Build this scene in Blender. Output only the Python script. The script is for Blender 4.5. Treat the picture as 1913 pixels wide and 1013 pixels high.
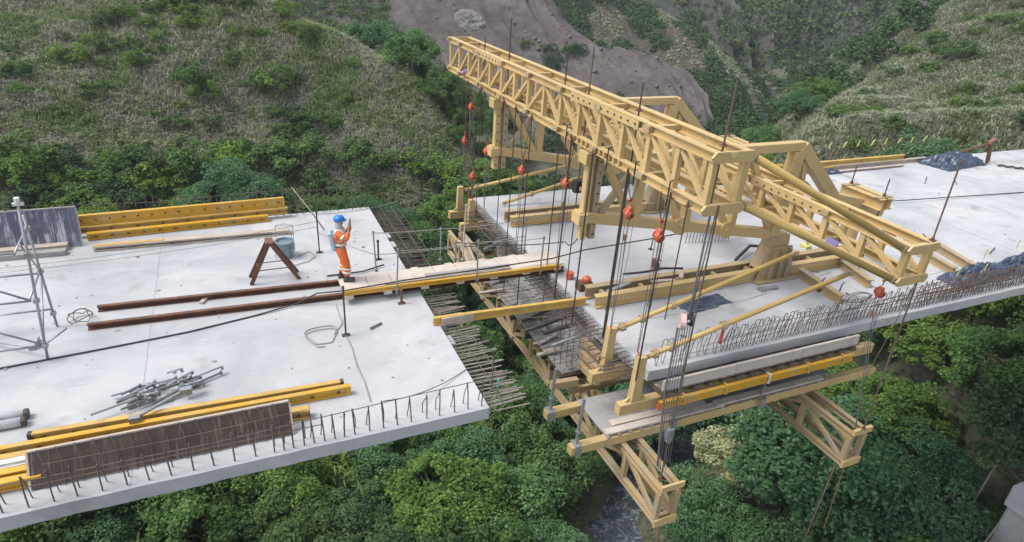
import bpy, math, random
import numpy as np
from mathutils import Vector, Matrix
from mathutils import noise as mnoise
random.seed(7); rng = np.random.default_rng(11)
scene = bpy.context.scene
for o in list(bpy.data.objects): bpy.data.objects.remove(o)
C = scene.collection

# ---------------------------------------------------------------- camera, light
cam_d = bpy.data.cameras.new('camera'); cam = bpy.data.objects.new('camera', cam_d); C.objects.link(cam)
cam_d.sensor_width = 36; cam_d.lens = 22.19; cam_d.clip_end = 3000; cam_d.clip_start = 0.1
Rm = ((0.91573, -0.39665, 0.06407), (-0.12706, -0.43716, -0.89036), (0.38117, 0.80719, -0.45072))
CAM = (-4.067, -9.214, 8.187)
cam.matrix_world = Matrix(((Rm[0][0], -Rm[1][0], -Rm[2][0], CAM[0]), (Rm[0][1], -Rm[1][1], -Rm[2][1], CAM[1]),
                           (Rm[0][2], -Rm[1][2], -Rm[2][2], CAM[2]), (0, 0, 0, 1)))
scene.camera = cam
world = bpy.data.worlds.new('World'); scene.world = world; world.use_nodes = True
wn = world.node_tree; bg = wn.nodes['Background']
sky = wn.nodes.new('ShaderNodeTexSky'); sky.sky_type = 'NISHITA'; sky.sun_disc = False
SUN_EL, SUN_AZ = math.radians(58), math.radians(284)      # azimuth clockwise from +Y
sky.sun_elevation = SUN_EL; sky.sun_rotation = SUN_AZ
sky.dust_density = 4.0; sky.air_density = 1.0; sky.ozone_density = 0.6; sky.altitude = 900
# an overcast sky: the blue of the clear sky is mostly washed out by cloud
hs = wn.nodes.new('ShaderNodeHueSaturation'); hs.inputs['Saturation'].default_value = 0.42
wn.links.new(sky.outputs[0], hs.inputs['Color']); wn.links.new(hs.outputs[0], bg.inputs[0])
bg.inputs[1].default_value = 0.15
sun_d = bpy.data.lights.new('sun', 'SUN'); sun_d.energy = 1.45; sun_d.angle = math.radians(26); sun_d.color = (1, 0.96, 0.9)
sun = bpy.data.objects.new('sun', sun_d); C.objects.link(sun)
sd = Vector((math.sin(SUN_AZ) * math.cos(SUN_EL), math.cos(SUN_AZ) * math.cos(SUN_EL), math.sin(SUN_EL)))
sun.rotation_euler = sd.to_track_quat('Z', 'Y').to_euler()
vs = scene.view_settings; vs.view_transform = 'Standard'; vs.look = 'None'; vs.gamma = 1; vs.exposure = 1.0
scene.render.engine = 'CYCLES'; scene.cycles.max_bounces = 5; scene.cycles.diffuse_bounces = 3
scene.cycles.transparent_max_bounces = 4

# ---------------------------------------------------------------- mesh helpers
V = Vector
class MB:
    def __init__(s): s.v = []; s.f = []
    def add(s, vs_, fs):
        k = len(s.v); s.v += [tuple(p) for p in vs_]; s.f += [tuple(i + k for i in f) for f in fs]; return s
    def box(s, a, b):
        x0, y0, z0 = a; x1, y1, z1 = b
        return s.add([(x0,y0,z0),(x1,y0,z0),(x1,y1,z0),(x0,y1,z0),(x0,y0,z1),(x1,y0,z1),(x1,y1,z1),(x0,y1,z1)],
                     [(0,3,2,1),(4,5,6,7),(0,1,5,4),(1,2,6,5),(2,3,7,6),(3,0,4,7)])
    def frame(s, a, b, up=(0,0,1)):
        a, b = V(a), V(b); d = (b - a).normalized(); u = V(up)
        if abs(d.dot(u)) > 0.98: u = V((1,0,0)) if abs(d.x) < 0.9 else V((0,1,0))
        r = d.cross(u).normalized(); u = r.cross(d).normalized(); return a, b, r, u
    def prof(s, a, b, pts, up=(0,0,1)):       # extrude a closed profile (right, up) from a to b
        a, b, r, u = s.frame(a, b, up); n = len(pts)
        vs_ = [a + r*x + u*y for x, y in pts] + [b + r*x + u*y for x, y in pts]
        fs = [(i, i+n, (i+1) % n + n, (i+1) % n) for i in range(n)]
        return s.add(vs_, fs + [tuple(range(n)), tuple(range(2*n-1, n-1, -1))])
    def beam(s, a, b, w, h, up=(0,0,1), bev=0.0):
        w, h = w/2, h/2
        if bev: c = bev; pts = [(-w+c,-h),(w-c,-h),(w,-h+c),(w,h-c),(w-c,h),(-w+c,h),(-w,h-c),(-w,-h+c)]
        else: pts = [(-w,-h),(w,-h),(w,h),(-w,h)]
        return s.prof(a, b, pts, up)
    def ibeam(s, a, b, w, h, t=0.02, up=(0,0,1)):
        w, h, q = w/2, h/2, t/2
        return s.prof(a, b, [(-w,-h),(w,-h),(w,-h+t),(q,-h+t),(q,h-t),(w,h-t),(w,h),(-w,h),(-w,h-t),(-q,h-t),(-q,-h+t),(-w,-h+t)], up)
    def chan(s, a, b, w, h, t=0.018, up=(0,0,1)):
        w, h = w/2, h/2
        return s.prof(a, b, [(-w,-h),(w,-h),(w,-h+t),(-w+t,-h+t),(-w+t,h-t),(w,h-t),(w,h),(-w,h)], up)
    def tube(s, pts, r, n=6, cap=True):
        pts = [V(p) for p in pts]; m = len(pts); rr = r if isinstance(r, (list, tuple)) else [r]*m
        d0 = (pts[1]-pts[0]).normalized(); u = V((0,0,1)) if abs(d0.z) < 0.9 else V((1,0,0)); vs_ = []
        for i in range(m):
            d = (pts[min(i+1,m-1)] - pts[max(i-1,0)]).normalized()
            x = d.cross(u)
            if x.length < 1e-4: x = d.orthogonal()
            x.normalize(); u = x.cross(d).normalized()
            for k in range(n):
                t = 2*math.pi*k/n; vs_.append(pts[i] + (x*math.cos(t) + u*math.sin(t))*rr[i])
        fs = [(i*n+k, i*n+(k+1) % n, (i+1)*n+(k+1) % n, (i+1)*n+k) for i in range(m-1) for k in range(n)]
        if cap: fs += [tuple(range(n-1,-1,-1)), tuple(range((m-1)*n, m*n))]
        return s.add(vs_, fs)
    def disc(s, c, axis, r, t, n=12):
        ax = V(axis).normalized(); return s.tube([V(c)-ax*t/2, V(c)+ax*t/2], r, n)
    def plate(s, poly, nrm, t):               # polygon of 3-D points thickened by t along nrm
        nv = V(nrm).normalized()*t/2; n = len(poly)
        vs_ = [V(p)-nv for p in poly] + [V(p)+nv for p in poly]
        return s.add(vs_, [tuple(range(n-1,-1,-1)), tuple(range(n,2*n))] + [(i,(i+1) % n,(i+1) % n+n,i+n) for i in range(n)])
    def lathe(s, c, prof, n=14, axis='z'):
        c = V(c); m = len(prof); vs_ = []
        for r, h in prof:
            for k in range(n):
                t = 2*math.pi*k/n
                vs_.append(c + (V((r*math.cos(t), r*math.sin(t), h)) if axis == 'z' else V((r*math.cos(t), h, r*math.sin(t)))))
        fs = [(i*n+k, i*n+(k+1) % n, (i+1)*n+(k+1) % n, (i+1)*n+k) for i in range(m-1) for k in range(n)]
        return s.add(vs_, fs + [tuple(range(n-1,-1,-1)), tuple(range((m-1)*n, m*n))])
    def mesh(s, name, mat, base=(0,0,0), smooth=False):
        me = bpy.data.meshes.new(name); bx_, by_, bz_ = base
        me.from_pydata([(x-bx_, y-by_, z-bz_) for x, y, z in s.v], [], s.f)
        import bmesh as _b
        bm = _b.new(); bm.from_mesh(me); _b.ops.recalc_face_normals(bm, faces=bm.faces); bm.to_mesh(me); bm.free()
        if mat: me.materials.append(M[mat] if isinstance(mat, str) else mat)
        if smooth: me.polygons.foreach_set('use_smooth', [True]*len(me.polygons))
        return me
def npmesh(name, verts, faces4, mat, smooth=False):
    me = bpy.data.meshes.new(name); nv = len(verts); nf = len(faces4); k = faces4.shape[1]
    me.vertices.add(nv); me.vertices.foreach_set('co', np.ascontiguousarray(verts, dtype=np.float32).ravel())
    me.loops.add(nf*k); me.loops.foreach_set('vertex_index', np.ascontiguousarray(faces4, dtype=np.int32).ravel())
    me.polygons.add(nf); me.polygons.foreach_set('loop_start', np.arange(0, nf*k, k, dtype=np.int32))
    if smooth: me.polygons.foreach_set('use_smooth', np.ones(nf, dtype=bool))
    me.update(calc_edges=True); me.materials.append(M[mat]); return me
def tag(o, label=None, cat=None, group=None, kind=None):
    if label: o['label'] = label
    if cat: o['category'] = cat
    if group: o['group'] = group
    if kind: o['kind'] = kind
    return o
def link(name, me, parent=None, loc=(0,0,0)):
    o = bpy.data.objects.new(name, me); C.objects.link(o); o.parent = parent; o.location = loc; return o
def thing(name, label, cat, base=(0,0,0), group=None):
    o = bpy.data.objects.new(name, None); C.objects.link(o); o.location = base; o.empty_display_size = 0.1
    return tag(o, label, cat, group)
def part(t, name, mb, mat, smooth=False, label=None, top=None):
    b = t.location if top is None else top.location
    o = link(name, mb.mesh(name, mat, b, smooth), t)
    if label: o['label'] = label
    return o
def solo(name, mb, mat, label, cat, group=None, smooth=False, base=None):
    if base is None:
        a = np.array(mb.v); base = (a[:,0].mean(), a[:,1].mean(), a[:,2].min())
    o = link(name, mb.mesh(name, mat, base, smooth), None, base); return tag(o, label, cat, group)
def rep(t, name, me, loc, rotz=0, scale=None):   # one more piece that shares its mesh
    o = link(name, me, t, loc); o.rotation_euler.z = rotz
    if scale: o.scale = scale
    return o

# ---------------------------------------------------------------- materials
M = {}
def newmat(name):
    m = bpy.data.materials.new(name); m.use_nodes = True; M[name] = m
    nt = m.node_tree; return m, nt, nt.nodes['Principled BSDF']
def ramp(nt, fac, stops):
    r = nt.nodes.new('ShaderNodeValToRGB'); e = r.color_ramp.elements
    while len(e) < len(stops): e.new(0.5)
    for q, (p, c) in zip(e, stops): q.position = p; q.color = (*c, 1) if len(c) == 3 else c
    nt.links.new(fac, r.inputs[0]); return r.outputs[0]
def tex(nt, scale, detail=4, rough=0.6, dist=0.0, vec=None, stretch=None, coord='Object'):
    if vec is None:
        tc = nt.nodes.new('ShaderNodeTexCoord'); vec = tc.outputs[coord]
    if stretch:
        mp = nt.nodes.new('ShaderNodeMapping'); mp.inputs['Scale'].default_value = stretch; nt.links.new(vec, mp.inputs[0]); vec = mp.outputs[0]
    n = nt.nodes.new('ShaderNodeTexNoise'); n.inputs['Scale'].default_value = scale; n.inputs['Detail'].default_value = detail
    n.inputs['Roughness'].default_value = rough; n.inputs['Distortion'].default_value = dist
    nt.links.new(vec, n.inputs['Vector']); return n.outputs['Fac']
def mix(nt, fac, a, b, mode='MIX'):
    x = nt.nodes.new('ShaderNodeMix'); x.data_type = 'RGBA'; x.blend_type = mode
    def put(sock, val):
        if hasattr(val, 'is_output'): nt.links.new(val, sock)
        elif isinstance(val, (int, float)): sock.default_value = val
        else: sock.default_value = (*val, 1)
    put(x.inputs[0], fac); put(x.inputs[6], a); put(x.inputs[7], b); return x.outputs[2]
def bump(nt, bs, h, strength=0.3, dist=0.02):
    b = nt.nodes.new('ShaderNodeBump'); b.inputs['Strength'].default_value = strength; b.inputs['Distance'].default_value = dist
    nt.links.new(h, b.inputs['Height']); nt.links.new(b.outputs[0], bs.inputs['Normal'])
def worn(name, col, dirt, rough=0.55, scale=2.5, lo=0.5, hi=0.75, var=0.12, metal=0.0, grit=30, bmp=0.15, rust=None):
    m, nt, bs = newmat(name)
    a = tex(nt, scale*0.4, 3); b = tex(nt, scale, 6, 0.7, 0.4); g = tex(nt, grit, 3)
    c0 = ramp(nt, a, [(0.3, tuple(x*(1-var) for x in col)), (0.7, tuple(min(1, x*(1+var)) for x in col))])
    f = ramp(nt, b, [(lo, (0,0,0)), (hi, (1,1,1))])
    c1 = mix(nt, f, c0, dirt)
    if rust:
        sp = tex(nt, 5.5, 6, 0.75, 0.3); c1 = mix(nt, ramp(nt, sp, [(0.63, (0,0,0)), (0.70, (0.75,)*3)]), c1, rust)
        sk = tex(nt, 1.0, 4, 0.7, 0.6, stretch=(7, 7, 0.7)); c1 = mix(nt, ramp(nt, sk, [(0.58, (0,0,0)), (0.72, (0.45,)*3)]), c1, tuple(x*0.45 for x in dirt))
    gm = ramp(nt, g, [(0.35, (0.86,)*3), (0.6, (1,1,1))])
    c2 = mix(nt, 1.0, c1, gm, 'MULTIPLY')
    nt.links.new(c2, bs.inputs['Base Color']); bs.inputs['Roughness'].default_value = rough; bs.inputs['Metallic'].default_value = metal
    if bmp: bump(nt, bs, g, bmp, 0.01)
    return m
worn('tan', (0.545, 0.388, 0.168), (0.45, 0.35, 0.225), 0.5, 1.6, 0.5, 0.78, rust=(0.24, 0.125, 0.055))
worn('tan_dusty_shade', (0.407, 0.295, 0.145), (0.332, 0.290, 0.232), 0.65, 2.0, 0.42, 0.7, rust=(0.20, 0.12, 0.07))  # dusty steel; also stands in for shade on one frame brace
worn('tan_pipe', (0.481, 0.332, 0.100), (0.432, 0.349, 0.216), 0.45, 2.2, 0.5, 0.75)
worn('yellow', (0.581, 0.320, 0.021), (0.498, 0.349, 0.141), 0.5, 2.2, 0.48, 0.70, rust=(0.38, 0.25, 0.12))
worn('yellow_edge', (0.548, 0.349, 0.083), (0.415, 0.274, 0.100), 0.6, 3, 0.45, 0.7)
worn('timber', (0.465, 0.390, 0.315), (0.349, 0.299, 0.257), 0.8, 3, 0.45, 0.7)
worn('board', (0.548, 0.481, 0.415), (0.415, 0.365, 0.315), 0.8, 2.2, 0.5, 0.75)
worn('timber_grey', (0.315, 0.299, 0.290), (0.216, 0.199, 0.183), 0.85, 3)
worn('rust', (0.115, 0.055, 0.035), (0.20, 0.09, 0.045), 0.8, 5, 0.45, 0.65)
worn('rust_light', (0.26, 0.135, 0.075), (0.17, 0.085, 0.05), 0.85, 6, 0.45, 0.65)
worn('rebar', (0.125, 0.098, 0.085), (0.085, 0.062, 0.052), 0.75, 8)
worn('rod_brown', (0.125, 0.082, 0.064), (0.085, 0.062, 0.052), 0.65, 6)
worn('rebar_dusty', (0.30, 0.25, 0.22), (0.42, 0.40, 0.37), 0.8, 6)
worn('dark_steel', (0.07, 0.055, 0.05), (0.13, 0.08, 0.06), 0.55, 6, metal=0.3)
worn('galv', (0.349, 0.365, 0.382), (0.249, 0.257, 0.266), 0.42, 6, metal=0.55)
worn('chain', (0.20, 0.20, 0.21), (0.12, 0.10, 0.09), 0.5, 8, metal=0.5)
worn('orange', (0.50, 0.105, 0.05), (0.42, 0.10, 0.05), 0.45, 9, 0.52, 0.7)
worn('pink_plate', (0.62, 0.42, 0.40), (0.45, 0.30, 0.28), 0.5, 9)
worn('black', (0.022, 0.022, 0.025), (0.05, 0.048, 0.046), 0.5, 6)
worn('cable', (0.03, 0.032, 0.036), (0.07, 0.068, 0.066), 0.6, 4)
worn('rope', (0.299, 0.282, 0.249), (0.199, 0.191, 0.174), 0.9, 8)
worn('rope_green', (0.20, 0.19, 0.10), (0.14, 0.13, 0.08), 0.9, 8)
worn('form_grey', (0.166, 0.170, 0.174), (0.282, 0.282, 0.282), 0.7, 1.8, 0.45, 0.7)
worn('form_dusty', (0.332, 0.324, 0.315), (0.224, 0.220, 0.216), 0.8, 1.6, 0.45, 0.7)
worn('plastic_blue', (0.299, 0.415, 0.498), (0.382, 0.457, 0.498), 0.5, 4)
worn('drum', (0.17, 0.24, 0.27), (0.28, 0.33, 0.34), 0.5, 3)
worn('tarp', (0.045, 0.062, 0.105), (0.10, 0.125, 0.17), 0.28, 4, grit=9, bmp=0.5)
worn('ribbon', (0.634, 0.634, 0.194), (0.528, 0.546, 0.264), 0.7, 5)
worn('skin', (0.36, 0.20, 0.13), (0.30, 0.16, 0.10), 0.55, 12, bmp=0)
worn('hivis', (0.704, 0.150, 0.022), (0.546, 0.123, 0.026), 0.8, 8, 0.5, 0.8)
worn('stripe', (0.647, 0.631, 0.548), (0.515, 0.498, 0.432), 0.5, 8)
worn('helmet', (0.013, 0.150, 0.510), (0.018, 0.176, 0.528), 0.3, 5, bmp=0)
worn('boot', (0.05, 0.045, 0.042), (0.12, 0.11, 0.10), 0.7, 9)
worn('cloth_grey', (0.415, 0.415, 0.432), (0.299, 0.299, 0.315), 0.9, 9)
worn('strap', (0.10, 0.035, 0.045), (0.16, 0.06, 0.05), 0.8, 9)
worn('white_paint', (0.581, 0.581, 0.573), (0.415, 0.415, 0.415), 0.5, 6)
worn('purple', (0.16, 0.13, 0.28), (0.25, 0.22, 0.33), 0.8, 8)
worn('bark', (0.11, 0.09, 0.07), (0.17, 0.15, 0.12), 0.9, 5)
worn('stick', (0.30, 0.25, 0.19), (0.22, 0.18, 0.14), 0.9, 4)
worn('rock', (0.165, 0.155, 0.15), (0.10, 0.09, 0.085), 0.9, 1.5)
worn('timber_dark', (0.12, 0.085, 0.06), (0.20, 0.16, 0.125), 0.85, 3)
worn('green_tape', (0.10, 0.42, 0.30), (0.12, 0.35, 0.28), 0.6, 8)

def concrete(name, col, dk, lt):
    m, nt, bs = newmat(name)
    big = tex(nt, 0.35, 5, 0.6, 0.6); mid = tex(nt, 1.3, 6, 0.65, 0.5, stretch=(0.6, 1.2, 1)); fine = tex(nt, 22, 4, 0.7)
    c = ramp(nt, big, [(0.32, dk), (0.5, col), (0.72, lt)])
    f = ramp(nt, mid, [(0.48, (0,0,0)), (0.70, (0.6,)*3)])
    c = mix(nt, f, c, dk)
    sc = tex(nt, 2.1, 5, 0.75, 1.5, stretch=(0.35, 1.5, 1))
    f2 = ramp(nt, sc, [(0.60, (0,0,0)), (0.68, (0.6,)*3)])
    c = mix(nt, f2, c, lt)
    st = tex(nt, 0.9, 3, 0.5, 0.2); fs_ = ramp(nt, st, [(0.62, (0,0,0)), (0.76, (0.7,)*3)])
    c = mix(nt, fs_, c, (dk[0]*0.72, dk[1]*0.70, dk[2]*0.66))
    sp = tex(nt, 60, 2, 0.5); fsp = ramp(nt, sp, [(0.30, (0.80,)*3), (0.42, (1,1,1))])
    c = mix(nt, 1.0, c, fsp, 'MULTIPLY')
    nt.links.new(c, bs.inputs['Base Color']); bs.inputs['Roughness'].default_value = 0.85
    bump(nt, bs, fine, 0.25, 0.008)
concrete('concrete', (0.420, 0.424, 0.434), (0.325, 0.332, 0.345), (0.490, 0.490, 0.492))
concrete('concrete_edge', (0.385, 0.385, 0.388), (0.285, 0.285, 0.29), (0.45, 0.445, 0.44))

def streaked(name, col, streak, lo, hi, xs=9):         # formwork face with splashes of cement running down it
    m, nt, bs = newmat(name)
    s1 = tex(nt, 1.0, 5, 0.7, 0.8, stretch=(xs, 2.0, 0.8)); s2 = tex(nt, 2.0, 4, 0.7, 0.5)
    f = ramp(nt, s1, [(lo, (0,0,0)), (hi, (1,1,1))]); g = ramp(nt, s2, [(0.38, (0.1,)*3), (0.58, (1,1,1))])
    f = mix(nt, 1.0, f, g, 'MULTIPLY')
    c = mix(nt, f, ramp(nt, tex(nt, 3, 4), [(0.3, tuple(x*0.75 for x in col)), (0.7, tuple(x*1.3 for x in col))]), streak)
    nt.links.new(c, bs.inputs['Base Color']); bs.inputs['Roughness'].default_value = 0.6
streaked('panel_brown', (0.050, 0.031, 0.020), (0.20, 0.165, 0.135), 0.54, 0.70, 16)
streaked('panel_dark', (0.070, 0.072, 0.105), (0.42, 0.42, 0.46), 0.48, 0.63, 12)
streaked('wing_form', (0.13, 0.12, 0.115), (0.48, 0.45, 0.42), 0.5, 0.7)

def foliage(name, dark, mid_, light, trans=0.25):
    m, nt, bs = newmat(name)
    gi = nt.nodes.new('ShaderNodeNewGeometry'); oi = nt.nodes.new('ShaderNodeObjectInfo')
    c = ramp(nt, gi.outputs['Random Per Island'], [(0.0, dark), (0.55, mid_), (1.0, light)])
    big = tex(nt, 0.45, 3, 0.6); cb = ramp(nt, big, [(0.3, (0.78,)*3), (0.7, (1.25, 1.22, 1.1))])
    c = mix(nt, 1.0, c, cb, 'MULTIPLY')
    ov = ramp(nt, oi.outputs['Random'], [(0, (0.78, 0.84, 0.82)), (0.5, (1, 1, 1)), (1, (1.25, 1.2, 0.9))])
    c = mix(nt, 1.0, c, ov, 'MULTIPLY')
    tr = nt.nodes.new('ShaderNodeBsdfTranslucent'); nt.links.new(c, tr.inputs['Color'])
    df = nt.nodes.new('ShaderNodeBsdfDiffuse'); nt.links.new(c, df.inputs['Color'])
    ms = nt.nodes.new('ShaderNodeMixShader'); ms.inputs[0].default_value = trans
    nt.links.new(df.outputs[0], ms.inputs[1]); nt.links.new(tr.outputs[0], ms.inputs[2])
    nt.links.new(ms.outputs[0], nt.nodes['Material Output'].inputs['Surface'])
foliage('leaf', (0.062, 0.115, 0.042), (0.112, 0.198, 0.070), (0.172, 0.272, 0.100), 0.35)
foliage('leaf_blue', (0.064, 0.132, 0.070), (0.110, 0.212, 0.108), (0.172, 0.288, 0.148), 0.35)
foliage('leaf_bright', (0.085, 0.150, 0.042), (0.142, 0.235, 0.063), (0.208, 0.305, 0.095), 0.35)
foliage('leaf_dark', (0.046, 0.084, 0.044), (0.082, 0.138, 0.066), (0.126, 0.190, 0.090), 0.32)
foliage('leaf_pale', (0.18, 0.205, 0.14), (0.28, 0.31, 0.22), (0.38, 0.41, 0.31))
foliage('cane', (0.095, 0.155, 0.048), (0.160, 0.238, 0.078), (0.265, 0.315, 0.135), 0.35)
foliage('far_leaf', (0.045, 0.080, 0.040), (0.078, 0.130, 0.060), (0.118, 0.176, 0.080), 0.2)
def grassmat(name, stops):                         # blades take the colour of the patch they grow in
    m, nt, bs = newmat(name)
    gi = nt.nodes.new('ShaderNodeNewGeometry'); a = tex(nt, 0.22, 5, 0.72, 0.8); c = ramp(nt, a, stops)
    v = ramp(nt, gi.outputs['Random Per Island'], [(0, (0.62,)*3), (0.6, (1,1,1)), (1, (1.5,)*3)]); c = mix(nt, 1.0, c, v, 'MULTIPLY')
    tr = nt.nodes.new('ShaderNodeBsdfTranslucent'); nt.links.new(c, tr.inputs['Color']); df = nt.nodes.new('ShaderNodeBsdfDiffuse'); nt.links.new(c, df.inputs['Color'])
    ms = nt.nodes.new('ShaderNodeMixShader'); ms.inputs[0].default_value = 0.35; nt.links.new(df.outputs[0], ms.inputs[1]); nt.links.new(tr.outputs[0], ms.inputs[2]); nt.links.new(ms.outputs[0], nt.nodes['Material Output'].inputs['Surface'])
grassmat('grass_left', [(0.30, (0.170, 0.265, 0.095)), (0.44, (0.275, 0.350, 0.165)), (0.52, (0.385, 0.395, 0.285)), (0.58, (0.42, 0.405, 0.335)), (0.66, (0.245, 0.325, 0.145))])
grassmat('grass_right', [(0.30, (0.165, 0.225, 0.105)), (0.43, (0.25, 0.295, 0.17)), (0.52, (0.345, 0.36, 0.265)), (0.60, (0.335, 0.34, 0.255)), (0.70, (0.19, 0.245, 0.12))])

def ground(name, cols, scale=0.12, stretch=None, rock=False):
    m, nt, bs = newmat(name)
    a = tex(nt, scale, 6, 0.65, 0.7, stretch=stretch, coord='Object'); b = tex(nt, scale*7, 6, 0.75, 0.4, coord='Object')
    c = ramp(nt, a, [(0.30, cols[0]), (0.48, cols[1]), (0.62, cols[2]), (0.75, cols[3])])
    v = ramp(nt, b, [(0.3, (0.5,)*3), (0.55, (1.0,)*3), (0.72, (1.5,)*3)])
    c = mix(nt, 1.0, c, v, 'MULTIPLY')
    nt.links.new(c, bs.inputs['Base Color']); bs.inputs['Roughness'].default_value = 0.95
    bump(nt, bs, b, 0.8, 0.25)
ground('soil', [(0.050, 0.066, 0.030), (0.095, 0.095, 0.058), (0.145, 0.130, 0.100), (0.165, 0.145, 0.118)], 0.16)
ground('scree', [(0.055, 0.043, 0.038), (0.082, 0.068, 0.063), (0.112, 0.096, 0.091), (0.098, 0.064, 0.046)], 0.07, (1, 0.5, 1))
ground('ridge', [(0.034, 0.044, 0.022), (0.062, 0.054, 0.038), (0.082, 0.064, 0.050), (0.046, 0.062, 0.028)], 0.12)
ground('far_rock', [(0.036, 0.056, 0.030), (0.078, 0.082, 0.070), (0.112, 0.107, 0.098), (0.055, 0.075, 0.042)], 0.09)
m, nt, bs = newmat('water'); bs.inputs['Base Color'].default_value = (0.05, 0.065, 0.07, 1); bs.inputs['Roughness'].default_value = 0.12
w_ = tex(nt, 2.2, 6, 0.7, 1.0, stretch=(1, 0.5, 1)); bump(nt, bs, w_, 0.9, 0.12)
foam = ramp(nt, tex(nt, 1.3, 6, 0.75, 1.2), [(0.50, (0.045, 0.06, 0.07)), (0.66, (0.32, 0.36, 0.40))]); nt.links.new(foam, bs.inputs['Base Color'])

# ---------------------------------------------------------------- terrain
CTRL = []
# left hill: crest that falls to the right, hill face, foot of the face, ground behind the crest
CTRL += [(0.4,78.7,1.3),(5.2,74.3,-0.5),(9.3,69.7,-2.0),(12.2,66.0,-3.5),(14.7,61.3,-5.9),(16.7,57.6,-9.2),(18.0,54.1,-11.9),(19.0,50.5,-15.0)]
CTRL += [(-60,70,4),(-43.6,77.2,2.3),(-33.6,81.1,1.7),(-25.3,83.4,1.4),(-12.3,83.4,1.6),(-70,110,18),(-40,115,16),(-12,115,13),(-4,118,8)]
CTRL += [(-29.5,45.1,-13),(-21.5,48.2,-14),(-12.7,50.2,-14.7),(-1.8,50.7,-15.5),(8.1,49.5,-16.0),(13.3,48.2,-16.8),(16.9,47.0,-17.6),(-60,40,-10)]
CTRL += [(-30,60,-6.5),(-15,64,-6.8),(0,63,-7.4),(8,59,-9)]
CTRL += [(5.0, 94.4, -7.4), (11.6, 89.6, -13.1), (17.5, 84.3, -17.5), (22.8, 78.8, -20.8), (26.7, 71.1, -22.3), (29.7, 63.3, -23.3), (7.3, 120.3, -12.4), (18.5, 118.8, -18.3), (29.6, 116.4, -19.4), (39.7, 111.1, -20.2), (51.3, 99.5, -20.0), (63.6, 87.4, -21.2)]+[(28,60,-21),(27,50,-22.5),(26,42,-24.5)]
# valley bottom and the stream bed
CTRL += [(6,-14,-29),(10,-2,-29),(14,10,-28.6),(19,18.3,-28.4),(29,21.8,-28),(40,31,-27.4),(52,45,-26.6),(70,62,-25),(95,85,-22),(130,120,-19),(170,150,-17)]
CTRL += [(-40,5,-18),(-25,12,-22),(-12,10,-24.5),(-8,22,-24.5),(0,14,-26),(5,26,-26),(-20,28,-20.5),(-12,34,-20),(2,36,-21),(14,34,-24),(-10,-12,-27),(-35,-20,-20)]
# right bank and right hill
CTRL += [(44.0,10.6,-12.3),(40.3,9.1,-15.5),(38.2,6.2,-18.0),(35.1,2.9,-20.5),(43.7,5.5,-11.5),(47.2,10.8,-8.7),(26,6,-26.5),(30,-10,-25),(45,-15,-14),(34,16,-24.5),(42,22,-20),(60,0,-2.0),(80,0,3)]
CTRL += [(45.6,34.2,-10.0),(47.3,28.9,-8.0),(50.8,23.1,-5.2),(52,17.5,-3.2),(54,9.9,-1.2)]
CTRL += [(52.8,44.2,-10.5),(59.2,46.1,-8.4),(67.2,49.0,-6.6),(77.5,52.1,-3.3),(85.6,54.6,0.0),(95.4,58.0,3.6),(101.4,59.7,6.4),(108.0,56.6,10.9),(115.6,41.7,12.0),(150,40,24),(130,70,8),(100,15,6.5)]
CTRL += [(47.1, 38.5, -9.3), (54.1, 39.6, -7.7), (56.6, 36.5, -5.9), (66.2, 43.7, -5.0), (58.9, 33.3, -5.2), (68.9, 40.0, -3.4), (80.5, 47.8, -0.4), (61.1, 29.9, -3.8), (71.4, 36.1, -2.3), (81.6, 42.3, 0.1), (93.6, 49.5, 4.2), (63.0, 26.5, -2.5), (75.4, 33.0, -0.5), (88.6, 40.1, 3.4), (64.8, 22.9, -1.1), (77.5, 28.8, 1.1), (91.1, 35.2, 4.5)]
CTRL += [(62,58,-18),(80,68,-15),(104,76,-9),(135,95,-5)]
_c = np.array(CTRL, float); _P = _c[:, :2]/50
def _U(r2): return np.where(r2 > 1e-12, 0.5*r2*np.log(np.maximum(r2, 1e-12)), 0)
_n = len(_c); _K = _U(((_P[:,None]-_P[None])**2).sum(-1)) + np.eye(_n)*0.002
_A = np.zeros((_n+3, _n+3)); _A[:_n,:_n] = _K; _A[:_n,_n] = 1; _A[:_n,_n+1:] = _P; _A[_n,:_n] = 1; _A[_n+1:,:_n] = _P.T
_w = np.linalg.solve(_A, np.concatenate([_c[:,2], np.zeros(3)]))
def hgt0(x, y):
    q = np.stack([np.ravel(x), np.ravel(y)], 1)/50; out = np.zeros(len(q))
    for i in range(0, len(q), 20000):
        b = q[i:i+20000]; out[i:i+20000] = _U(((b[:,None]-_P[None])**2).sum(-1)) @ _w[:_n] + _w[_n] + b @ _w[_n+1:]
    return out
def vnoise(x, y, s, seed=0):                    # cheap smooth value noise
    r = np.random.default_rng(seed); tab = r.random((256, 256))
    x = x/s + 1000; y = y/s + 1000; xi = np.floor(x).astype(int); yi = np.floor(y).astype(int); fx = x-xi; fy = y-yi
    fx = fx*fx*(3-2*fx); fy = fy*fy*(3-2*fy); g = lambda a, b: tab[a % 256, b % 256]
    return (g(xi,yi)*(1-fx)+g(xi+1,yi)*fx)*(1-fy) + (g(xi,yi+1)*(1-fx)+g(xi+1,yi+1)*fx)*fy - 0.5
STREAM = np.array([(3,-20),(6,-14),(10,-2),(14,10),(19,18.3),(24,20.5),(29,21.8),(40,31),(52,45),(70,62),(95,85),(130,120)], float)
def dstream(x, y):
    x = np.ravel(x); y = np.ravel(y); best = np.full(len(x), 1e9)
    for a, b in zip(STREAM[:-1], STREAM[1:]):
        d = b-a; t = np.clip(((x-a[0])*d[0]+(y-a[1])*d[1])/(d@d), 0, 1)
        best = np.minimum(best, np.hypot(x-a[0]-t*d[0], y-a[1]-t*d[1]))
    return best
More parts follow.
